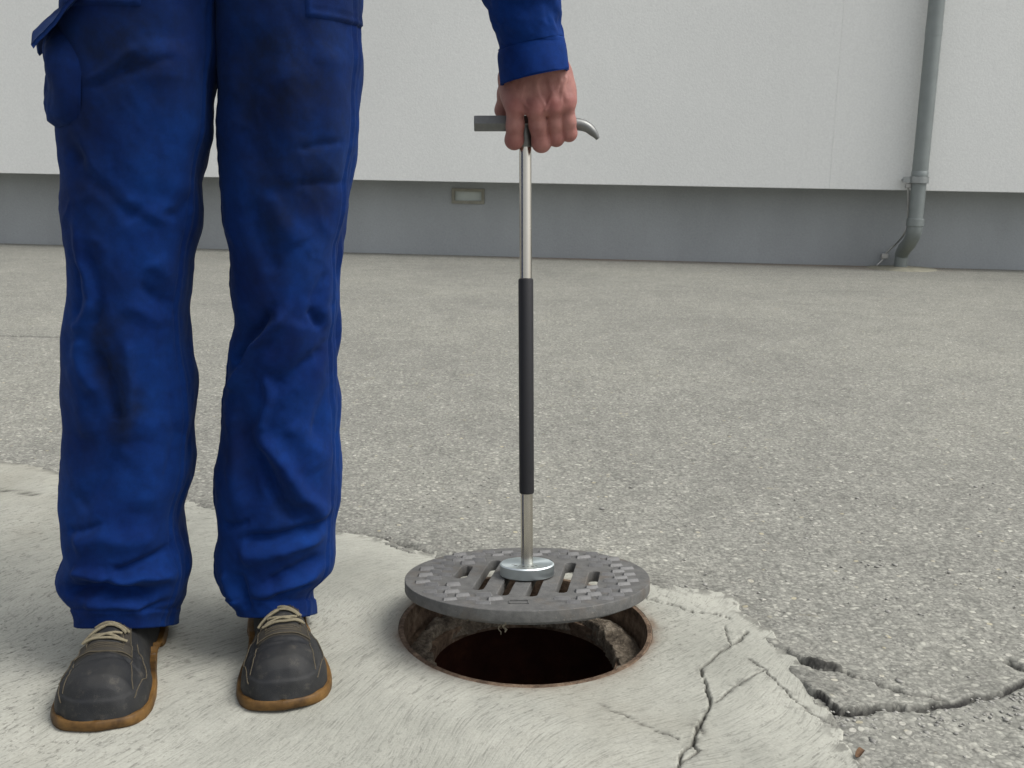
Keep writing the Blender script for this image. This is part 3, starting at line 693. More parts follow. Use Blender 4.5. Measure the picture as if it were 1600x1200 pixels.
legA_L = [(112, -180), (112, -60), (112, 0), (112, 60), (109, 130), (108, 210), (112, 262), (112, 319), (116, 375), (117, 430), (117, 470), (109, 505), (103, 550), (102, 625), (101, 700), (101, 742), (103, 785), (107, 822), (113, 855), (112, 868), (103, 886), (98, 907), (102, 926), (116, 943), (127, 954), (133, 974)]
legA_R = [(375, -180), (368, -60), (354, 0), (346, 22), (340, 56), (341, 94), (336, 150), (330, 210), (319, 259), (313, 280), (311, 330), (306, 375), (298, 415), (289, 456), (283, 482), (289, 509), (292, 550), (298, 632), (295, 705), (287, 767), (281, 800), (281, 826), (289, 860), (294, 891), (292, 928), (282, 951), (271, 962), (266, 984)]
legB_L = [(315, -180), (325, -60), (338, 0), (345, 22), (345, 67), (349, 150), (352, 244), (351, 300), (356, 337), (364, 375), (366, 437), (369, 467), (376, 490), (366, 524), (363, 557), (366, 592), (356, 614), (349, 655), (343, 719), (340, 767), (347, 824), (342, 860), (342, 896), (349, 919), (360, 942), (375, 951), (384, 969)]
legB_R = [(565, -180), (565, -60), (565, 0), (564, 75), (565, 112), (562, 187), (555, 244), (547, 300), (542, 337), (532, 375), (531, 440), (527, 475), (529, 531), (523, 572), (527, 640), (529, 700), (527, 775), (523, 824), (520, 862), (521, 898), (510, 915), (489, 924), (486, 950)]
# folds: (polyline in picture rows/columns on the leg's mid plane, half width px, height m)
foldsA = [
    ([(255, 60), (285, 140), (290, 230), (268, 320)], 34, .010), ([(150, 132), (190, 112), (238, 76)], 5, .0035), ([(158, 140), (198, 121), (240, 90)], 6, -.0045), ([(205, 118), (240, 108), (280, 92)], 6, -.004),
    ([(120, 225), (150, 275), (200, 322), (225, 345)], 11, -.007), ([(135, 250), (170, 300), (225, 330)], 14, .004), ([(250, 350), (285, 310), (312, 275)], 9, -.006), ([(232, 352), (268, 318), (305, 262)], 13, .005),
    ([(130, 330), (142, 400), (156, 465), (134, 500), (114, 512)], 8, .0055), ([(146, 380), (160, 440), (165, 480), (150, 505)], 8, -.006), ([(128, 400), (134, 460), (122, 490)], 6, -.004),
    ([(235, 400), (262, 440), (286, 478)], 12, .006), ([(220, 440), (255, 478), (285, 490)], 9, -.006), ([(200, 470), (240, 500), (288, 500)], 10, .004),
    ([(160, 540), (180, 600), (196, 660)], 12, -.009), ([(205, 520), (206, 580), (206, 650), (190, 700)], 8, .006), ([(125, 520), (132, 570), (152, 612)], 9, .005), ([(118, 560), (126, 640), (150, 690)], 14, .004),
    ([(262, 500), (268, 560), (272, 640), (266, 720), (258, 780)], 3.5, .0028), ([(250, 520), (256, 600), (258, 690), (246, 770)], 4, -.0022),
    ([(240, 640), (232, 720), (226, 800)], 20, .006), ([(120, 795), (150, 755), (200, 700)], 16, -.006), ([(108, 826), (135, 824), (170, 812)], 5, -.005), ([(120, 845), (170, 835), (250, 838)], 16, .007),
    ([(104, 914), (135, 912), (172, 910), (212, 915), (244, 926)], 9, -.017), ([(182, 884), (212, 876), (248, 868), (276, 880)], 8, -.010), ([(180, 894), (222, 893), (258, 908), (276, 930)], 10, .010), ([(120, 885), (150, 890), (180, 893)], 10, .007),
    ([(215, 945), (246, 945), (262, 955)], 6, -.007), ([(140, 937), (190, 932), (230, 942)], 9, .006)]
foldsB = [
    ([(400, 40), (405, 160), (410, 280)], 26, -.006), ([(520, 60), (518, 180), (508, 290)], 26, .007), ([(455, 90), (470, 200), (462, 300)], 24, .005),
    ([(470, 232), (500, 226), (535, 225)], 5, -.0035), ([(468, 285), (500, 282), (538, 288)], 6, -.004), ([(430, 300), (448, 345), (470, 380)], 14, .005), ([(400, 310), (425, 370), (430, 430)], 13, -.006),
    ([(528, 400), (508, 450), (494, 480), (508, 512), (528, 526)], 9, .010), ([(515, 420), (494, 462), (486, 490), (500, 522)], 7, -.008), ([(520, 540), (490, 560), (450, 590), (425, 606)], 11, -.007),
    ([(450, 478), (420, 515), (396, 552), (374, 592), (360, 612)], 8, .011), ([(430, 478), (402, 515), (382, 552), (370, 575)], 9, -.010), ([(470, 500), (450, 540), (420, 580)], 20, .005),
    ([(425, 585), (422, 630), (412, 675)], 7, .007), ([(412, 676), (436, 710), (462, 752), (486, 798), (505, 826)], 12, .012), ([(408, 700), (428, 744), (452, 786), (474, 812)], 11, -.012), ([(448, 660), (480, 700), (508, 740)], 16, .006),
    ([(512, 600), (500, 650), (488, 700)], 8, -.006), ([(524, 620), (516, 690), (514, 760)], 9, .006), ([(360, 640), (372, 720), (378, 800)], 15, .006), ([(390, 640), (396, 720), (402, 790)], 12, -.005),
    ([(385, 836), (420, 831), (470, 829), (518, 826)], 8, -.011), ([(380, 862), (430, 852), (505, 850)], 13, .009), ([(346, 820), (370, 815), (398, 806)], 6, -.006),
    ([(420, 896), (455, 886), (500, 880)], 8, -.009), ([(400, 915), (450, 905), (510, 898)], 9, .007), ([(375, 880), (385, 915), (398, 940)], 9, -.008), ([(350, 885), (362, 920), (380, 945)], 9, .006), ([(430, 920), (470, 914), (490, 917)], 5, -.005)]
dirtA = [(182, 560, 26, 60, 1.0), (196, 640, 18, 44, .8), (165, 520, 16, 30, .7), (190, 110, 80, 80, .72), (230, 40, 110, 60, .6), (170, 330, 34, 60, .5), (140, 220, 34, 80, .6), (200, 440, 34, 26, .35), (130, 800, 20, 30, .45), (275, 110, 30, 50, .4), (145, 680, 24, 60, .3), (230, 250, 26, 26, .3)]
dirtB = [(420, 120, 80, 130, .85), (500, 100, 70, 110, .72), (470, 260, 70, 70, .66), (500, 310, 34, 34, .45), (440, 340, 24, 70, .6), (410, 420, 34, 60, .5), (500, 400, 22, 44, .35), (385, 540, 16, 40, .4), (380, 680, 20, 80, .4), (440, 520, 44, 40, .3), (455, 790, 26, 30, .4)]

class Leg:
    def __init__(s, Lp, Rp, Yc, folds, dirts, seed, hem_f, hem_b):
        s.Yc = Yc; dyb = lambda y: -.012*float(sstep(840, 985, y))
        l = np.array([P(x, y, Yc+dyb(y)) for x, y in Lp]); r = np.array([P(x, y, Yc+dyb(y)) for x, y in Rp])
        l = l[np.argsort(l[:, 2])]; r = r[np.argsort(r[:, 2])]
        n, m = 300, 200; zt = min(l[-1, 2], r[-1, 2])-.002; zl = hem_f-.042
        s.z = np.linspace(zl, zt, n); xl = np.interp(s.z, l[:, 2], l[:, 0]); xr = np.interp(s.z, r[:, 2], r[:, 0])
        ker = np.hanning(15); ker /= ker.sum()
        def sm(a): return np.convolve(np.pad(a, 7, 'edge'), ker, 'valid')
        xl, xr = sm(xl), sm(xr)
        s.cx = (xl+xr)/2; s.a = (xr-xl)/2
        s.b = np.interp(s.z, [0.0, .09, .16, .3, .46, .62, .8, .95], [.082, .082, .084, .083, .086, .092, .105, .115])
        s.yc = np.interp(s.z, [0.0, .1, .3, .46, .7, .95], [Yc-.012, Yc-.008, Yc+.012, Yc, Yc-.004, Yc])
        th = np.linspace(0, 2*math.pi, m, endpoint=False); s.th = th
        Z, T = np.meshgrid(s.z, th, indexing='ij'); e = 2/2.25
        c_, s_ = np.sign(np.cos(T))*np.abs(np.cos(T))**e, np.sign(np.sin(T))*np.abs(np.sin(T))**e
        X = s.cx[:, None]+s.a[:, None]*c_; Y = s.yc[:, None]+s.b[:, None]*s_
        nx, ny = c_/s.a[:, None], s_/s.b[:, None]; q = np.hypot(nx, ny); nx /= q; ny /= q
        hz = hem_f+(hem_b-hem_f)*.5*(1+s_); zv = np.where(Z < zl+.13, hz+(zl+.13-hz)*np.clip((Z-zl)/.13, 0, 1), Z)
        fw = 1-sstep(-.72, -.08, ny); D = np.zeros_like(X)
        x0, z0 = X.copy(), Z.copy()
        wx_ = fbm(x0*20, z0*20, seed+3, 3)*.007; wz_ = fbm(x0*20+7, z0*20, seed+5, 3)*.007
        for pts, wpx, h in folds:
            pl = [tuple(P(px, py, Yc-.066)[[0, 2]]) for px, py in pts]; d, t, sd = poly_dist(x0+wx_*min(1, wpx/9), zv+wz_*min(1, wpx/9), pl); w = wpx/1180; h = h*1.12
            taper = sstep(0, .16, t)*(1-sstep(.84, 1, t))*.8+.2
            prof = np.exp(-(d/w)**2) if wpx > 6 else np.exp(-np.abs(d/w)**1.4)
            D += h*prof*taper*fw
        bw = 1-fw
        D += bw*(.006*fbm(T*2.2/1.0, Z*16, seed+20, 3)+.004*np.sin(Z*60+3*fbm(T, Z*5, seed+30)))*sstep(.0, .1, 1.2-Z)*.5
        D += .0030*fbm(x0*13+Z*4, Z*7+x0*5, seed, 3)+.0012*fbm(x0*45+Z*22, Z*28, seed+9, 3)
        rg = 1-np.abs(fbm(x0*16+Z*11+wx_*30, Z*10-x0*9, seed+60, 3))*2.6; D += .0022*np.clip(rg, 0, 1)**3*fw*sstep(-.25, .35, fbm(x0*6, Z*5, seed+66, 2))
        # hem band : a doubled, stitched edge
        for a0_ in (math.radians(-14), math.radians(194)):
            dd_ = np.angle(np.exp(1j*(T-a0_))); D += .0016*np.exp(-(dd_/.05)**4)+.0002*np.exp(-(dd_/.06)**2)*np.sin(Z*420)-.0012*np.exp(-((dd_-.075)/.018)**2)-.0012*np.exp(-((dd_+.075)/.018)**2)
        hz = np.where(s_ < 0, hem_f+(hem_b-hem_f)*.5*(1+s_), hem_f+(hem_b-hem_f)*.5*(1+s_))
        rel = np.clip((Z-zl)/(.13), 0, None)
        Z2 = np.where(Z < zl+.13, hz+(zl+.13-hz)*np.clip(rel, 0, 1), Z)
        above = Z2-hz; D += .0016*(1-sstep(.021, .024, above))-.0016*np.exp(-((above-.0235)/.0016)**2)+.0005*(1-sstep(.021, .024, above))*np.sin(T*95)
        s.X, s.Y, s.Z = X+nx*D, Y+ny*D, Z2; s.nx, s.ny = nx, ny
        dirt = np.zeros_like(X); 
        jx, jz = fbm(x0*26, z0*26, seed+40, 4)*.016, fbm(x0*26+3, z0*26+8, seed+41, 4)*.022
        for px, py, rx, ry, a in dirts:
            p0 = P(px, py, Yc-.066); g = np.exp(-(((x0+jx-p0[0])/(rx/1180))**2+((z0+jz-p0[2])/(ry/1180))**2)**1.3); dirt = 1-(1-dirt)*(1-a*g*fw)
        s.dirt = dirt*.8
    def grid(s, off=0.0): return np.stack([s.X+s.nx*off, s.Y+s.ny*off, s.Z], -1)
hemA = P(200, 979, YA-.085)[2]; hemB = P(440, 962, YB-.085)[2]
legA = Leg(legA_L, legA_R, YA, foldsA, dirtA, 100, hemA, hemA-.066); legB = Leg(legB_L, legB_R, YB, foldsB, dirtB, 200, hemB, hemB-.066)
def trousers():
    Vs, Qs, ds, n = [], [], [], 0
    for lg in (legA, legB):
        out = lg.grid(); inn = lg.grid(-.0035)[:60]           # turned-in cloth inside the hem
        g = np.concatenate([inn[::-1], out]); dd = np.concatenate([lg.dirt[:60][::-1], lg.dirt])
        Vs.append(g.reshape(-1, 3)); Qs.append(grid_quads(g.shape[0], g.shape[1], True)+n); ds.append(dd.ravel()); n += g.shape[0]*g.shape[1]
    # seat and hips above the crotch, up to the waist
    xa, xb = P(112, 0, 1.27)[0], P(565, 0, 1.27)[0]; zz = np.linspace(P(350, -75, 1.27)[2], 1.06, 40); th = np.linspace(0, 2*math.pi, 160, endpoint=False)
    Z, T = np.meshgrid(zz, th, indexing='ij'); k = (Z-zz[0])/(zz[-1]-zz[0])
    a = (xb-xa)/2*np.interp(k, [0, .25, 1], [.72, .985, .93]); b = np.interp(k, [0, .25, 1], [.05, .112, .108])
    e = 2/2.5; c_, s_ = np.sign(np.cos(T))*np.abs(np.cos(T))**e, np.sign(np.sin(T))*np.abs(np.sin(T))**e
    g = np.stack([(xa+xb)/2+a*c_, 1.268+b*s_+.003*fbm(T*4, Z*30, 55), Z], -1)
    Vs.append(g.reshape(-1, 3)); Qs.append(grid_quads(40, 160, True)+n); ds.append(.35*np.ones(40*160))
    o = obj('trousers', mesh_np('trousers', np.concatenate(Vs), np.concatenate(Qs), attrs={'dirt': np.concatenate(ds)}), M['fabric'], person); ppart(o)
    return o
trs = trousers()
def patch(lg, x0, x1, y0, y1, off, name, thick=.0022):
    """a cloth panel sewn on the front of a leg"""
    l = P(x0, y1, lg.Yc-.09); r = P(x1, y0, lg.Yc-.09); iz = np.where((lg.z > l[2]) & (lg.z < r[2]))[0]; fr = np.where((np.sin(lg.th) < -.03))[0]
    xs_ = lg.X[iz[len(iz)//2]]; it = [i for i in fr if l[0] <= xs_[i] <= r[0]]
    if not it: return
    sub = lambda o_: lg.grid(o_)[iz[0]:iz[-1]+1][:, it[0]:it[-1]+1]
    g = sub(off+thick); n, m = g.shape[:2]; g2 = sub(0.0002)
    ed = np.ones((n, m)); V = g.copy(); border = np.zeros((n, m), bool); border[0] = border[-1] = True; border[:, 0] = border[:, -1] = True; V[border] = g2[border]
    inb = np.zeros((n, m), bool)
    if n > 6 and m > 6: inb[3:4, 3:-3] = True; 
    V[inb] = sub(off+thick-.0012)[inb]
    o = obj(name, mesh_np(name, V.reshape(-1, 3), grid_quads(n, m), attrs={'dirt': .4*np.ones(n*m)}), M['fabric'], trs); shift_into(o, person); o.matrix_parent_inverse = Matrix.Identity(4)
    return o
patch(legB, 475, 572, -120, 33, .001, 'hip_pocket'); patch(legA, 105, 236, -120, 13, .001, 'hip_pocket')
# cargo pocket standing off the outer thigh
def cargo():
    Yp = 1.215
    base = P(120, 120, Yp); zt, zbm = P(100, 46, Yp)[2], P(110, 200, Yp)[2]
    out = np.array([-.93, -.37, 0]); out /= np.linalg.norm(out); tang = np.array([.37, -.93, 0]); tang /= np.linalg.norm(tang)
    n, m = 60, 50; u, v = np.meshgrid(np.linspace(0, 1, n), np.linspace(-1, 1, m), indexing='ij')   # u: bottom->top, v: back->front
    z = zbm+(zt-zbm)*u+.006*np.cos(v*1.5)*(1-u)*-1
    prof = np.interp(u, [0, .03, .1, .3, .6, .85, 1], [.0, .55, .8, .95, 1.0, .92, .80])
    bulge = .036*prof*(1-np.abs(v)**3.2)**.5+.005*fbm(u*4, v*3, 61, 3)*(1-v*v)+.004*np.sin((u*9+v*2.5))*(1-v*v)*prof
    xoff = np.interp(z, legA.z, legA.cx-legA.a)
    c = np.stack([xoff+.030, np.full_like(z, Yp-.016), z], -1)
    V = c+out*(bulge[..., None])+tang*(v*(.060-.016*np.abs(2*u-1)**3-.02*u**4))[..., None]
    inner = V-out*.003; g = np.concatenate([V, inner[::-1]])
    o = obj('cargo_pocket', mesh_np('cargo_pocket', g.reshape(-1, 3), grid_quads(2*n, m), attrs={'dirt': .35*np.ones(g.shape[0]*m)}), M['fabric'], trs)
    # flap: springs from the thigh seam above and kicks outwards
    s, v = np.meshgrid(np.linspace(0, 1, 30), np.linspace(-1, 1, 40), indexing='ij')
    p0, p1, p2 = P(136, 2, Yp), P(104, 22, Yp), P(58, 66, Yp)
    cur = ((1-s)**2)[..., None]*p0+(2*s*(1-s))[..., None]*p1+(s*s)[..., None]*p2
    V = cur+tang*(v*.064+.028)[..., None]; V[..., 2] += .007*np.cos(v*2.4+.4)*s-.010*np.abs(v)**2*s+.003*fbm(s*3, v*2, 71); 
    nn = np.array([-.45, -.2, .85]); V2 = V+nn*.0045; 
    ring = np.concatenate([V, V2[::-1]]); mesh = mesh_np('pocket_flap', ring.reshape(-1, 3), np.concatenate([grid_quads(60, 40), np.array([[i*40, (59-i)*40, (58-i)*40, (i+1)*40] for i in range(29)]), np.array([[(i+1)*40+39, (58-i)*40+39, (59-i)*40+39, i*40+39] for i in range(29)])]), attrs={'dirt': .3*np.ones(60*40)})
    f = obj('pocket_flap', mesh, M['fabric'], trs)
cargo()

# ---- jacket
jk_c = (P(112, 0, 1.27)[0]+P(565, 0, 1.27)[0])/2
SHL = np.array([jk_c+.195, 1.29, 1.385]); SHR = np.array([jk_c-.195, 1.29, 1.385])
def jacket():
    S = SDF((jk_c-.30, 1.10, .96), (jk_c+.30, 1.46, 1.52), .010)
    p = S.p; k = np.clip((p[..., 2]-.98)/.45, 0, 1); ax_ = np.interp(k, [0, .3, .8, 1], [.185, .18, .205, .16]); bx_ = np.interp(k, [0, .5, 1], [.13, .125, .085])
    q = np.sqrt(((p[..., 0]-jk_c)/ax_)**2+((p[..., 1]-1.28)/bx_)**2); d = (q-1)*.12; d = np.maximum(d, .985-p[..., 2]); d = np.maximum(d, p[..., 2]-1.43); S.F = d
    S.cap(SHL+[-.05, 0, .02], SHR+[.05, 0, .02], .062, k=.05); S.cap((jk_c, 1.29, 1.42), (jk_c, 1.275, 1.465), .066, .062, k=.03)
    V, Q = S.mesh(); V += .004*fbm(V[:, 0]*14+V[:, 1]*9, V[:, 2]*16, 81, 3)[:, None]*np.array([.5, 1, .3])
    o = obj('jacket', mesh_np('jacket', V, Q, attrs={'dirt': np.zeros(len(V))}), M['jacket'], person); ppart(o); return o
jk = jacket()
YHD = 1.395
def sleeve(ctrl, name, seed, folds=(), vis=False):
    """ctrl rows: centre(3), half width across, half depth"""
    ctrl = np.array(ctrl); n, m = 260, 128; tt = np.linspace(0, len(ctrl)-1, n)
    c = np.stack([np.interp(tt, np.arange(len(ctrl)), ctrl[:, k]) for k in range(5)], -1)
    ker = np.hanning(15); ker /= ker.sum()
    for k in range(5): c[:, k] = np.convolve(np.pad(c[:, k], 7, 'edge'), ker, 'valid')
    T = np.gradient(c[:, :3], axis=0); T /= np.linalg.norm(T, axis=1)[:, None]
    u = np.cross(T, [0, 1, 0]); u /= np.linalg.norm(u, axis=1)[:, None]; u *= np.sign(u[:, :1]+1e-9); w = np.cross(u, T); w *= np.where(w[:, 1:2] < 0, -1, 1)
    th = np.linspace(0, 2*math.pi, m, endpoint=False); cs, sn = np.cos(th), np.sin(th)
    L = np.concatenate([[0], np.cumsum(np.linalg.norm(np.diff(c[:, :3], axis=0), axis=1))])
    LL, TH = np.meshgrid(L, th, indexing='ij')
    wr = .004*fbm(TH*1.3+LL*18, LL*24, seed, 3)+.0040*np.sin(LL*95+1.9+2.2*np.sin(TH+1)+4*fbm(TH*.8, LL*9, seed+2))*sstep(.0, .03, LL)*.6
    V = c[:, None, :3]+u[:, None, :]*((c[:, 3:4]+wr)*cs)[..., None]+w[:, None, :]*((c[:, 4:5]+wr)*sn)[..., None]
    inn = V[:24]-(V[:24]-c[:24, None, :3])*.06
    g = np.concatenate([inn[::-1], V])
    o = obj(name, mesh_np(name, g.reshape(-1, 3), grid_quads(g.shape[0], m, True), attrs={'dirt': np.zeros(g.shape[0]*m)}), M['jacket'], jk); return o
def row(xl, xr, yl, yr, Y, dep):
    a, b = P(xl, yl, Y), P(xr, yr, Y); return list((a+b)/2)+[np.linalg.norm(b-a)/2, dep]
YS = 1.375
cw = [row(780, 883, 78, 66, YS, .041), row(779, 881, 70, 56, YS, .043), row(774, 877, 44, 34, YS-.003, .046), row(767, 876, 20, 16, YS-.006, .049), row(757, 874, -6, -10, YS-.01, .051), row(738, 868, -60, -70, YS-.02, .053), row(700, 845, -150, -165, YS-.035, .055)]
elb = cw[-1]; el = np.array([jk_c+.255, YS-.045+.04, 1.10])
sl_rows = cw+[list(el+(SHL-el)*.0)+[.062, .06], list(el+(SHL-el)*.5)+[.068, .068], list(SHL+[-.02, 0, .0])+[.075, .075], list(SHL+[-.09, 0, .02])+[.07, .07]]
sleeve(sl_rows, 'sleeve', 301)
def cuff():
    rows = [row(781.5, 889.5, 133, 109, YS-.004, .0415), row(781, 889, 130, 106, YS-.004, .042), row(778.5, 886.5, 105, 86, YS-.002, .0425), row(776.5, 883.5, 84, 68, YS, .0425), row(776.5, 882.5, 74, 58, YS, .0425)]
    rows = np.array(rows); n, m = 50, 128; tt = np.linspace(0, 4, n); c = np.stack([np.interp(tt, np.arange(5), rows[:, k]) for k in range(5)], -1)
    th = np.linspace(0, 2*math.pi, m, endpoint=False); u = P(889, 109, YS)-P(781, 133, YS); u /= np.linalg.norm(u); w = np.array([0, 1, .0])
    hh, TH = np.meshgrid(np.linspace(0, 1, n), th, indexing='ij')
    wr = .0022*fbm(TH*1.1, hh*1.5, 401, 3)+.0009*np.exp(-((hh-.08)/.04)**2)*-1+.001*np.exp(-((hh-.93)/.03)**2)*-1
    wr = np.where(hh > .985, -.002, wr)
    V = c[:, None, :3]+u*((c[:, 3:4]+wr)*np.cos(TH))[..., None]+w*((c[:, 4:5]+wr)*np.sin(TH))[..., None]
    inn = V[:40]-(V[:40]-c[:40, None, :3])*.07
    g = np.concatenate([inn[::-1], V]); obj('cuff', mesh_np('cuff', g.reshape(-1, 3), grid_quads(g.shape[0], m, True), attrs={'dirt': np.zeros(g.shape[0]*m)}), M['jacket'], jk)
cuff()
elR = np.array([jk_c-.30, 1.36, 1.14]); hdR = np.array([jk_c-.10, 1.13, 1.11])
sleeve([list(hdR+(elR-hdR)*.25)+[.042, .042], list(hdR+(elR-hdR)*.6)+[.05, .05], list(elR)+[.058, .058], list(elR+(SHR-elR)*.5)+[.066, .066], list(SHR+[.02, 0, 0])+[.075, .075], list(SHR+[.09, 0, .02])+[.07, .07]], 'sleeve', 331)

# ---- body: head, limbs under the clothes and the gripping hand, one mesh
def hp(px, py, dy): return P(px, py, YHB+dy)
YHB = float(TT[1])
def hand():
    lo = hp(762, 246, -.06); hi = hp(918, 78, .055); S = SDF((lo[0], YHB-.062, lo[2]), (hi[0], YHB+.056, hi[2]), .00125)
    mcp = [(805, 165, -.0275), (837, 168, -.031), (865, 165, -.029), (885.5, 160, -.024)]
    wr = [(816, 70, -.022), (832, 66, -.026), (849, 64, -.026), (861, 66, -.022)]
    for (a, b, ra, rb) in zip(wr, mcp, (.0165, .0165, .016, .015), (.0135, .0125, .0118, .0115)): S.cap(hp(*a), hp(*b), ra, rb, .016)
    S.cap(hp(800, 150, -.018), hp(880, 148, -.018), .0150, k=.012); S.cap(hp(797, 122, -.014), hp(874, 118, -.016), .0160, k=.014)
    # flesh of the palm behind
    S.cap(hp(806, 140, -.012), hp(880, 140, -.010), .0145, k=.012)
    F = S.F.copy()
    fin = [(mcp[0], (805, 196, -.0225), (803.5, 219, -.0135), (806, 217, .017), (811, 196, .0255), .0128, .0118, .0112, .0092),
           (mcp[1], (841, 196, -.0235), (846, 223, -.0135), (848, 219, .017), (849, 197, .0255), .0130, .0122, .0113, .0092),
           (mcp[2], (867, 194, -.0215), (869, 216, -.0130), (870, 214, .016), (869, 195, .0245), .0108, .0102, .0100, .0085),
           (mcp[3], (888, 190, -.0205), (889, 208.5, -.0125), (889, 209, .013), (887, 194, .0225), .0104, .0100, .0098, .0080)]
    base = S.F
    for pts in fin:
        S.F = np.full_like(base, 1.0); a, b, c, d, e, r0, r1, r2, r3 = pts
        S.cap(hp(*a), hp(*b), r0*.96, r1*.95, .004); S.cap(hp(*b), hp(*c), r1*.95, r1, .006); S.cap(hp(*c), hp(*d), r1, r2*.95, .006); S.cap(hp(*d), hp(*e), r2*.95, r3, .006)
        one = S.F; k = .0055
        # the root blends broadly with the hand, fingers stay apart from each other
        zrel = sstep(hp(840, 182, 0)[2], hp(840, 152, 0)[2], S.p[..., 2]); kk = .0007+.0075*zrel
        S.F = base; hh = np.clip(.5+.5*(S.F-one)/kk, 0, 1); base = S.F*(1-hh)+one*hh-kk*hh*(1-hh)
    S.F = base
    for m_, r in zip(mcp, (.0098, .0102, .0094, .0085)): c = hp(*m_)+[0, -.0052, 0]; S.cap(c, c+[0, 0, -.004], r, k=.008)
    # thumb wraps behind the bar
    S.cap(hp(806, 108, -.010), hp(793, 146, .008), .0155, .0135, .012); S.cap(hp(793, 146, .008), hp(787, 172, .024), .0125, .0115, .006); S.cap(hp(787, 172, .024), hp(806, 190, .040), .0112, .0105, .006); S.cap(hp(806, 190, .040), hp(826, 194, .040), .0105, .0085, .006)
    # tendons and veins on the back of the hand
    def fil(pts, r, dy, k=.0035):
        for a, b in zip(pts[:-1], pts[1:]): S.cap(hp(a[0], a[1], dy(a)), hp(b[0], b[1], dy(b)), r, k=k)
    front = lambda q: float(np.interp(q[1], [70, 120, 165], [-.0415, -.0402, -.0425]))+.00011*abs(q[0]-842)-(0.0)
    for a, b in (((822, 100), (807, 160)), ((836, 98), (838, 162)), ((852, 98), (864, 158)), ((866, 98), (884, 154))): fil([a, ((a[0]+b[0])/2, (a[1]+b[1])/2), b], .0026, front)
    for v in ([(800, 130), (806, 148), (816, 158), (824, 168)], [(822, 118), (818, 136), (814, 152)], [(845, 116), (838, 134), (842, 150), (850, 164)], [(862, 112), (858, 132), (864, 146), (858, 160), (852, 172)], [(876, 116), (872, 136), (864, 148)], [(884, 122), (878, 142), (876, 160)]): fil(v, .00165, lambda q: front(q)-.0016, .0022)
    # creases over the finger joints
    V, Q = S.mesh()
    red = np.zeros(len(V))
    for m_ in mcp: red = np.maximum(red, .8*np.exp(-((V-hp(*m_)-[0, -.008, 0])**2).sum(1)/.011**2))
    for f in fin: red = np.maximum(red, .65*np.exp(-((V-hp(*f[2]))**2).sum(1)/.015**2))
    return V, Q, red
def body():
    Vh, Qh, red = hand()
    HX, HY, HZ = jk_c, 1.262, 1.625
    S = SDF((jk_c-.36, 1.06, .06), (jk_c+.36, 1.52, 1.78), .012)
    for sx, lg in ((-1, legA), (1, legB)):
        hipx = jk_c+sx*.09; kn = np.array([np.interp(.47, lg.z, lg.cx), lg.Yc, .47]); ank = np.array([np.interp(.12, lg.z, lg.cx), lg.Yc-.0, .12])
        S.cap((hipx, 1.28, .90), kn, .062, .045, .02); S.cap(kn, ank, .045, .032, .02)
    S.cap((jk_c-.08, 1.28, .93), (jk_c+.08, 1.28, .93), .085, k=.04); S.cap((jk_c, 1.28, .98), (jk_c, 1.28, 1.30), .095, .10, .05); S.cap(SHL+[-.03, 0, -.01], SHR+[.03, 0, -.01], .045, k=.05)
    S.cap((jk_c, 1.285, 1.38), (jk_c, 1.27, 1.55), .055, .052, .03)
    wr = np.array(elb[:3]); S.cap(SHL, el, .042, .036, .02); S.cap(el, wr, .036, .034, .02); S.cap(wr, np.array(hp(838, 78, -.024)), .033, .026, .02)
    S.cap(SHR, elR, .042, .036, .02); S.cap(elR, hdR+(elR-hdR)*.2, .036, .024, .02)
    for k in range(4): a = hdR+[-.004, -.002, .03-k*.018]; S.cap(hdR+(elR-hdR)*.18, a, .018, .011, .01); S.cap(a, a+[.045-.006*abs(k-1), .02, -.004], .010, .008, .004)
    S.cap(hdR+(elR-hdR)*.15+[0, 0, .02], hdR+[.005, .02, .055], .013, .009, .008)
    S.ell((HX, HY+.012, HZ+.02), (.077, .095, .105), .02); S.ell((HX, HY-.035, HZ-.05), (.055, .055, .062), .03)      # skull, jaw
    S.cap((HX, HY-.085, HZ+.02), (HX, HY-.108, HZ-.018), .010, .014, .012); S.ell((HX, HY-.088, HZ-.055), (.025, .014, .009), .008)
    for sx in (-1, 1): S.ell((HX+sx*.078, HY+.02, HZ), (.010, .020, .032), .008); S.ell((HX+sx*.031, HY-.078, HZ+.022), (.015, .010, .010), .004)
    V, Q = S.mesh(); n = len(V)
    o = obj('body', mesh_np('body', np.concatenate([V, Vh]), np.concatenate([Q, Qh+n]), attrs={'red': np.concatenate([np.zeros(n), red])}), M['skin'], person); ppart(o)
    sm_ = o.modifiers.new('smooth', 'SMOOTH'); sm_.factor = .5; sm_.iterations = 2
    H2 = SDF((HX-.12, HY-.12, HZ-.09), (HX+.12, HY+.15, HZ+.16), .007); H2.ell((HX, HY+.018, HZ+.03), (.084, .10, .108), .01)
    p = H2.p; H2.F = np.maximum(H2.F, -(p[..., 2]-(HZ+.055)+(-(p[..., 1]-(HY-.03)))*-1.4)*.5)
    V, Q = H2.mesh(); V += .0035*fbm(V[:, 0]*60, V[:, 1]*60+V[:, 2]*40, 91, 3)[:, None]; h = obj('hair', mesh_np('hair', V, Q), M['hair'], person); ppart(h)
body()

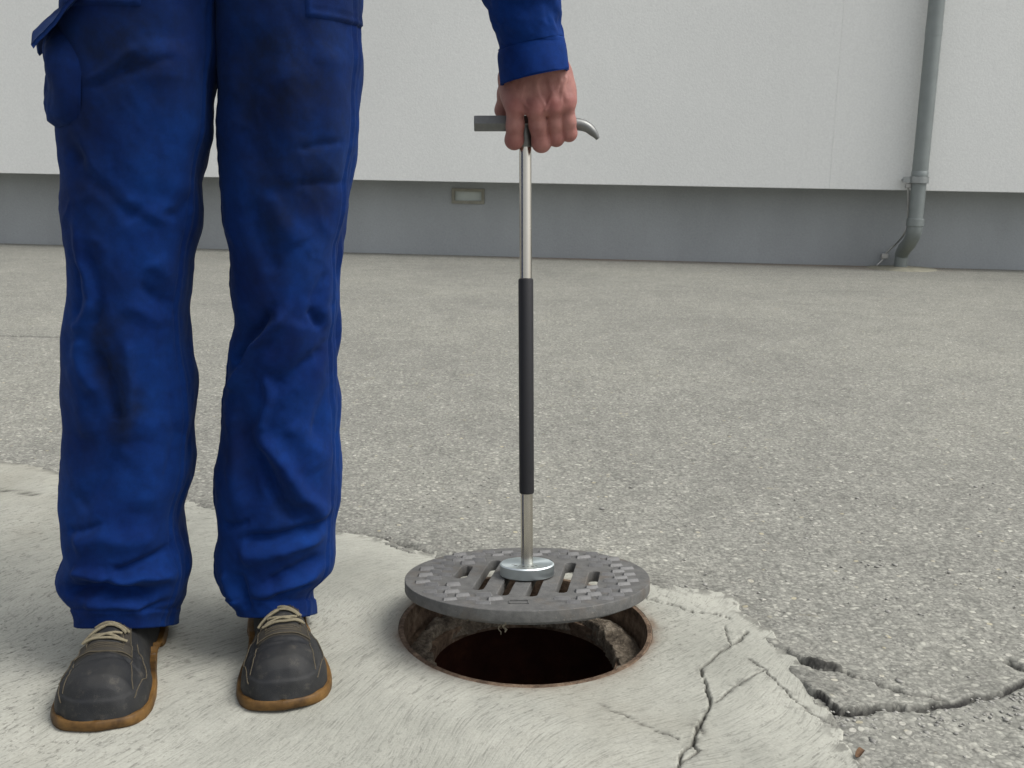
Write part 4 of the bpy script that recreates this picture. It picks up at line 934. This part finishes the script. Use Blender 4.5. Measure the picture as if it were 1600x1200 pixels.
# ---- shoes
SL = .285
def shoe(toe_px, alpha, mirror, seed):
    tp = G(*toe_px); d = np.array([math.sin(alpha), -math.cos(alpha)]); heel = tp[:2]-d*SL
    root = empty('shoe'); root.parent = person; root.matrix_parent_inverse = Matrix.Identity(4)
    root.location = (heel[0]-person.location.x, heel[1]-person.location.y, 0); root.rotation_euler = (0, 0, math.pi+alpha)
    # plan outline: half widths against length, and centre line
    sk = np.array([0, .02, .06, .14, .26, .40, .52, .64, .74, .84, .91, .96, .985, 1.0])
    wk = np.array([0, .016, .0275, .0355, .0365, .0365, .0425, .0500, .0535, .0530, .0470, .0350, .022, .0])*.985
    sg = np.linspace(0, 1, 401); wg = np.interp(sg, sk, wk); kr = np.hanning(27); kr /= kr.sum(); wg = np.convolve(np.concatenate([-wg[13:0:-1], wg, -wg[-2:-15:-1]]), kr, 'valid'); wg = np.maximum(wg, 0)+.0035*np.sqrt(np.clip(sg*(1-sg)*60, 0, 1))*np.exp(-(np.minimum(sg, 1-sg)/.05)**2)
    def hw(s): return np.interp(s, sg, wg)
    def cl(s): return mirror*.006*np.sin(np.clip((s-.25)/.75, 0, 1)*math.pi*.9)
    top_s = np.array([0, .03, .12, .3, .42, .5, .58, .66, .74, .82, .90, .95, .98, 1.0]); top_h = np.array([.014, .085, .108, .108, .098, .086, .079, .0735, .069, .065, .060, .050, .037, .014])
    zb_ = .0135
    n, m = 150, 90
    def surf(s, ph, off=0.0):
        s = np.clip(s, 0.002, .998); w = hw(s)-.0035*np.minimum(1, (1-s)*18); w = np.maximum(w, .0006); h = np.interp(s, top_s, top_h)-zb_
        ex = np.interp(s, [0, .45, .62, .8, 1], [.8, .95, .92, .78, .72])
        c, si = np.cos(ph), np.maximum(np.sin(ph), 0); cx = np.sign(c)*np.abs(c)**ex; sz = si**np.interp(s, [0, .5, .7, 1], [1, 1.05, .95, .85])
        narrow = 1-np.interp(s, [0, .35, .55, .72, 1], [.12, .42, .40, .16, .05])*sz**1.4
        x = cl(s)+w*cx*narrow; z = zb_+h*sz; y = s*SL-.004*(s > .5)*sstep(.9, 1, s)*sz
        mud = .0018*(1-sstep(.036, .039, z-.010*(1-sstep(.70, .9, s))))*sstep(.6, .68, s)
        q = np.stack([x, y, z], -1); nn = np.stack([cx*1.0, np.interp(s, [0, .1, .85, 1], [-1, 0, .25, 1.2]), sz*.9+.0], -1); nn = nn/np.linalg.norm(nn, axis=-1, keepdims=True)
        wr = .0014*fbm(x*40+9, y*34, seed, 3)*sstep(.2, .5, sz)+.0016*np.sin(y*260+fbm(x*30, y*20, seed+4)*3)*np.exp(-((s-.69)/.05)**2)*sz
        pd = np.abs(ph-math.pi/2); lim = np.interp(s, [.55, .60, .68, .76, .82, .88, .92], [.9, .92, 1.02, 1.24, 1.12, 1.12, 1.2])
        over = .0013*sstep(-.012, .012, pd-lim)*sstep(.5, .56, s)*(1-sstep(.9, .93, s))
        cre = -.0022*np.exp(-((s-.775-.02*np.sin(x*60+seed))/.0055)**2)*sstep(.35, .7, sz)-.0016*np.exp(-((s-.80+.02*np.sin(x*45+seed*2))/.005)**2)*sstep(.5, .8, sz)
        dent = .0016*fbm(x*22+seed, y*18, seed+8, 3)
        return q+nn*(off+mud+wr+over+cre+dent)[..., None]
    sl = 1-np.linspace(0, 1, n)**1.0; sl = .5-.5*np.cos(np.linspace(0, math.pi, n)); ph = np.linspace(0, math.pi, m)
    S_, PH = np.meshgrid(sl, ph, indexing='ij'); V = surf(S_, PH)
    up = obj('upper', mesh_np('upper', V.reshape(-1, 3), grid_quads(n, m)), M['leather'], root)
    # gum sole with raised heel, arch and tread notches
    k = 220; t = np.linspace(0, 2*math.pi, k, endpoint=False); so = .5-.5*np.cos(t); sd = np.where(t < math.pi, 1, -1)
    wv = hw(so)+.0035*np.sqrt(np.clip(so*(1-so)*40, 0, 1)); ox = cl(so)+sd*wv; oy = so*(SL+.005)-.0025
    bot = .0165*np.exp(-((so-.37)/.085)**4)+.006*sstep(.88, 1, so)**1.3
    notch = .004*((np.sin(so*150) > .55) & (so < .95))*1.0
    tp_ = .0148+.006*np.exp(-((so)/.2)**2)+.003*sstep(.85, 1.0, so)
    rings = []
    for f, ins in ((0.0, .0045), (0.0, .0012), (.12, 0.0), (.5, -.0010), (.86, 0.0), (1.0, .0012), (1.0, .007)):
        zz = bot+(notch if f < .1 else 0)+(tp_-bot)*f; sc_x = (np.abs(wv)-ins).clip(0, None)/np.maximum(np.abs(wv), 1e-6)
        rings.append(np.stack([cl(so)+sd*wv*sc_x, SL/2+(oy-SL/2)*(1-ins/(SL/2)), np.maximum(zz, .0005)], -1))
    R_ = np.array(rings); nv = R_.shape[0]*k
    q = grid_quads(R_.shape[0], k, True); V = R_.reshape(-1, 3)
    capb = np.array([[i, k-i, k-i-1, i+1] for i in range(1, k//2-1)])[:, ::-1]; off = (R_.shape[0]-1)*k; capt = np.array([[i, k-i, k-i-1, i+1] for i in range(1, k//2-1)])+off
    so_ = obj('sole', mesh_np('sole', V, np.concatenate([q, capb, capt])), M['sole'], root); autosmooth(so_, 50)
    # facing panel and tongue
    def spatch(name, s0, s1, x0, x1, off, mat, par):
        nn_, mm = 30, 30; a, b = np.meshgrid(np.linspace(s0, s1, nn_), np.linspace(x0, x1, mm), indexing='ij')
        g = surf(a, math.pi/2-b, off); edge_ = np.zeros((nn_, mm), bool); edge_[0] = edge_[-1] = True; edge_[:, 0] = edge_[:, -1] = True
        lowg = surf(a, math.pi/2-b, .0002); g[edge_] = lowg[edge_]
        return obj(name, mesh_np(name, g.reshape(-1, 3), grid_quads(nn_, mm)), mat, par)
    pan = spatch('lace_facing', .44, .762, -.74, .74, .0024, M['panel'], root)
    spatch('tongue', .44, .70, -.40, .40, .0034, M['leather'], root)
    # stitching and laces
    def line(pts, r, off, mat, name, nseg=8):
        p = smooth_path(np.array(pts, float), 5) if len(pts) > 2 else np.array(pts, float); tt = np.linspace(0, len(p)-1, 3*nseg+1 if len(pts) > 2 else nseg+1); a = np.interp(tt, np.arange(len(p)), p[:, 0]); b = np.interp(tt, np.arange(len(p)), p[:, 1])
        return MB().tube(surf(a, math.pi/2-b, off), r, 6).build(name, mat, root, True)
    for sx in (-1, 1):
        line([(.50, sx*.69), (.62, sx*.69), (.754, sx*.69)], .0006, .0026, M['stitch'], 'stitching'); line([(.50, sx*.46), (.6, sx*.46), (.706, sx*.45)], .0006, .0026, M['stitch'], 'stitching')
        line([(.762, sx*.74), (.80, sx*.76), (.86, sx*.86), (.90, sx*1.04)], .0006, .0003, M['stitch'], 'stitching', 10)
        line([(.60, sx*.92), (.68, sx*1.02), (.76, sx*1.24), (.82, sx*1.12), (.88, sx*1.12), (.92, sx*1.2)], .0007, .0004, M['stitch'], 'stitching', 10)
    line([(.754, -.69), (.757, 0), (.754, .69)], .0006, .0027, M['stitch'], 'stitching', 12)
    for z_ in (.712, .722, .733): line([(z_, -.44), (z_+.002, 0), (z_, .44)], .0004, .0026, M['stitch'], 'stitching', 12)
    lc = lambda pts, nm=14: line(pts, .0017, .0062, M['lace'], 'lace', nm)
    j = lambda: random.uniform(-.006, .006)
    lc([(.684+j(), -.52), (.688+j(), 0), (.684+j(), .52)]); lc([(.680, -.48), (.662, .1), (.648+j(), .4)]); lc([(.676, .46), (.664, 0), (.642+j(), -.38)]); lc([(.622+j(), -.5), (.610, -.3), (.609, .3), (.626+j(), .55)]); lc([(.604, -.6), (.58, .5)])
    lc([(.612, .1), (.630, .55), (.642, .72)])
    return root
shoe((154, 1150), math.radians(10), 1, 501); shoe((440, 1117), math.radians(14), -1, 511)

# a dry leaf scrap lying where the apron meets the asphalt
def leaf():
    g = G(1343, 1186); n, m = 14, 9; u, v = np.meshgrid(np.linspace(-1, 1, n), np.linspace(-1, 1, m), indexing='ij')
    w = .0036*np.sqrt(np.clip(1-u*u, 0, 1))+.0003; x = u*.0075; y = v*w; z = .004+.0035*(v*v)*(1-u*u)+.002*np.sin(u*2.2)
    a = .7; V = np.stack([g[0]+x*math.cos(a)-y*math.sin(a), g[1]+x*math.sin(a)+y*math.cos(a), z+.003], -1); V2 = V-[0, 0, .0007]
    q = grid_quads(n, m); o = obj('dry_leaf', mesh_np('dry_leaf', np.concatenate([V.reshape(-1, 3), V2.reshape(-1, 3)]), np.concatenate([q, q[:, ::-1]+n*m])), mat_simple('dry_leaf_brown', (.15, .085, .045), .9, 0, 200, .4, .5))
    tag(o, 'small curled brown dry leaf on the asphalt beside the concrete edge', 'leaf')
leaf()
